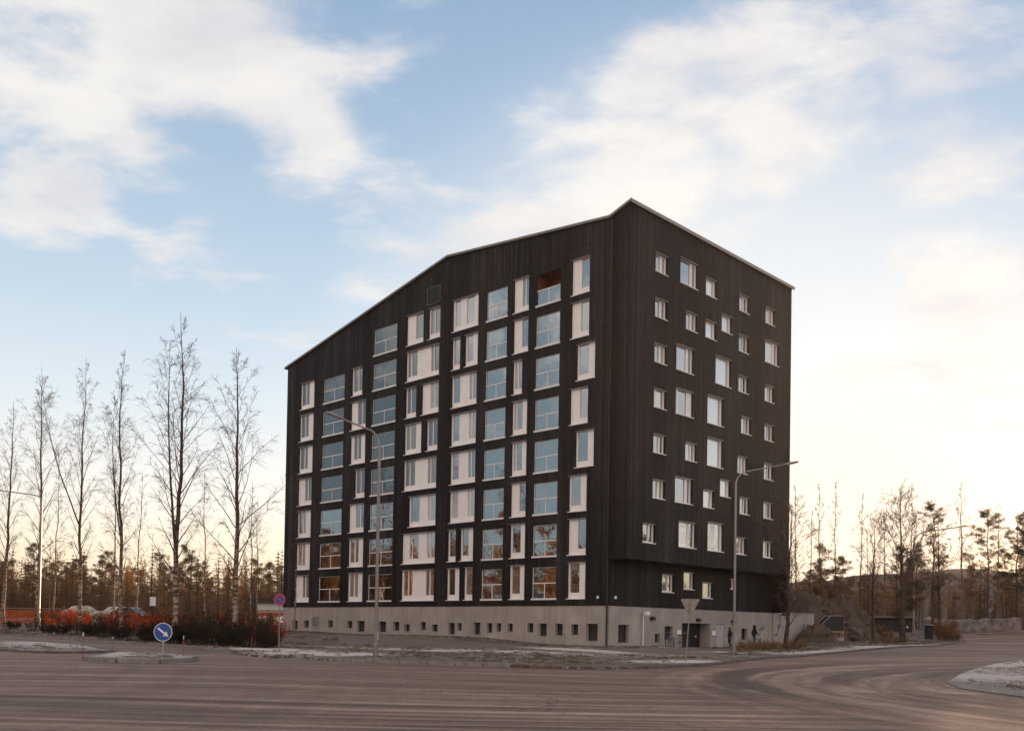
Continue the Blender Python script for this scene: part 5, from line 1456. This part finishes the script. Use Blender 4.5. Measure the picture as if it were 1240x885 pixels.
base = nt.mix(.88, nt.mix(1.0, sky.outputs[0], (1.7,1.6,1.7), 'MULTIPLY'), vm.outputs[0])
# unseen sky opposite the sun brightened in pink to light the facades, white glow of thin cloud round the sun
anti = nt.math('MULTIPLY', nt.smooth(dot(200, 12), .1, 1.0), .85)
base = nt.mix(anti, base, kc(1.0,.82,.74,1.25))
glow = blob(11, 9, 13, 13)
base = nt.mix(nt.math('MULTIPLY', glow, .6), base, kc(1.0,.98,.94))
dull = nt.math('MULTIPLY', nt.smooth(dot(-88, 10), .70, .97), .85)
base = nt.mix(dull, base, kc(.25,.36,.42))
low = nt.math('MULTIPLY', nt.smooth(dot(17, 1), math.cos(R(16)), 1.0), .6)
base = nt.mix(low, base, kc(1.15,.96,.72))
# clouds
den = nt.math('ADD', nt.math('MAXIMUM', el, 0.0), .16)
cv = nt.new('ShaderNodeCombineXYZ')
nt.link(nt.math('DIVIDE', sep.outputs[0], den), cv.inputs[0]); nt.link(nt.math('DIVIDE', sep.outputs[1], den), cv.inputs[1])
P = cv.outputs[0]
n1 = nt.noise(nt.map(P, (1.5,2.3,1), (0,0,R(24)), (3.1,.4,0)), 1.0, 8, .56, .35)
n2 = nt.noise(nt.map(P, (4.6,6.0,1), (0,0,R(24)), (1.7,2.2,0)), 1.0, 8, .6, .3)
n = nt.math('ADD', nt.math('MULTIPLY', n1, .46), nt.math('MULTIPLY', n2, .54))
for az, e, w, sf, k in ((-26,28,5,6,.15),(-14.5,29,2,3,.12),(-13,26,1.5,2,.08),(-17,35,5,5,.08),(-26,21,1.5,2.5,.12),(-17.5,21,1.2,2,.11),(-21,19,.8,1.2,.1),(-7,32,2,3,.08),(-7,23,2,4,.05),(0,24,2,5,.04),(7,25,4,6,.13),(12,27,3,5,.10),(19,29,3,5,.10),(27,31,4,6,.09),(25,21,2,3.5,.10),(18,20,2,3,-.06),(26,15,3,3,.10),(19,12,2,3,.06),
                        (-3,33,5,6,-.12),(-17,25,2,3,-.08),(14,21,2,4,-.05),(-28,14,6,6,-.10),(160,25,30,20,.12),(-70,14,3,4,.16),(-84,22,4,5,.20),(-100,15,4,5,.18),(75,18,6,6,.12)):
    n = nt.math('ADD', n, nt.math('MULTIPLY', blob(az, e, w, sf), k))
mask = nt.math('MULTIPLY', nt.smooth(n, .50, .69), nt.smooth(el, .06, .25))
shade = nt.smooth(nt.noise(nt.map(P, (2.2,3.2,1), (0,0,R(24)), (6.1,2.4,0)), 1.0, 5, .6), .35, .7)
cc = nt.mix(shade, kc(1.04,.96,.87), kc(.80,.755,.75))
base = nt.mix(nt.math('MULTIPLY', mask, .74), base, cc)
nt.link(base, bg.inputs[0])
vs = SC.view_settings
vs.view_transform = 'Standard'; vs.look = 'None'; vs.gamma = 1; vs.use_curve_mapping = False; vs.exposure = 1.3
hz = MB(); hz.box(-700, 700, -150, 640, -4, 34)
hz_m, hn, hb = new_mat('haze_air'); hn.n.remove(hb)
pv = hn.new('ShaderNodeVolumePrincipled'); pv.inputs['Color'].default_value = (.95,.90,.85,1); pv.inputs['Density'].default_value = .00011; pv.inputs['Anisotropy'].default_value = .55
hn.link(pv.outputs[0], hn.n['Material Output'].inputs['Volume'])
ho = hz.build('haze', hz_m); tag(ho, 'thin warm evening haze lying over the road and the woods', 'haze', kind='stuff')
SC.cycles.max_bounces = 8; SC.cycles.transparent_max_bounces = 16
SC.cycles.use_denoising = True
SC.cycles.sample_clamp_indirect = 6
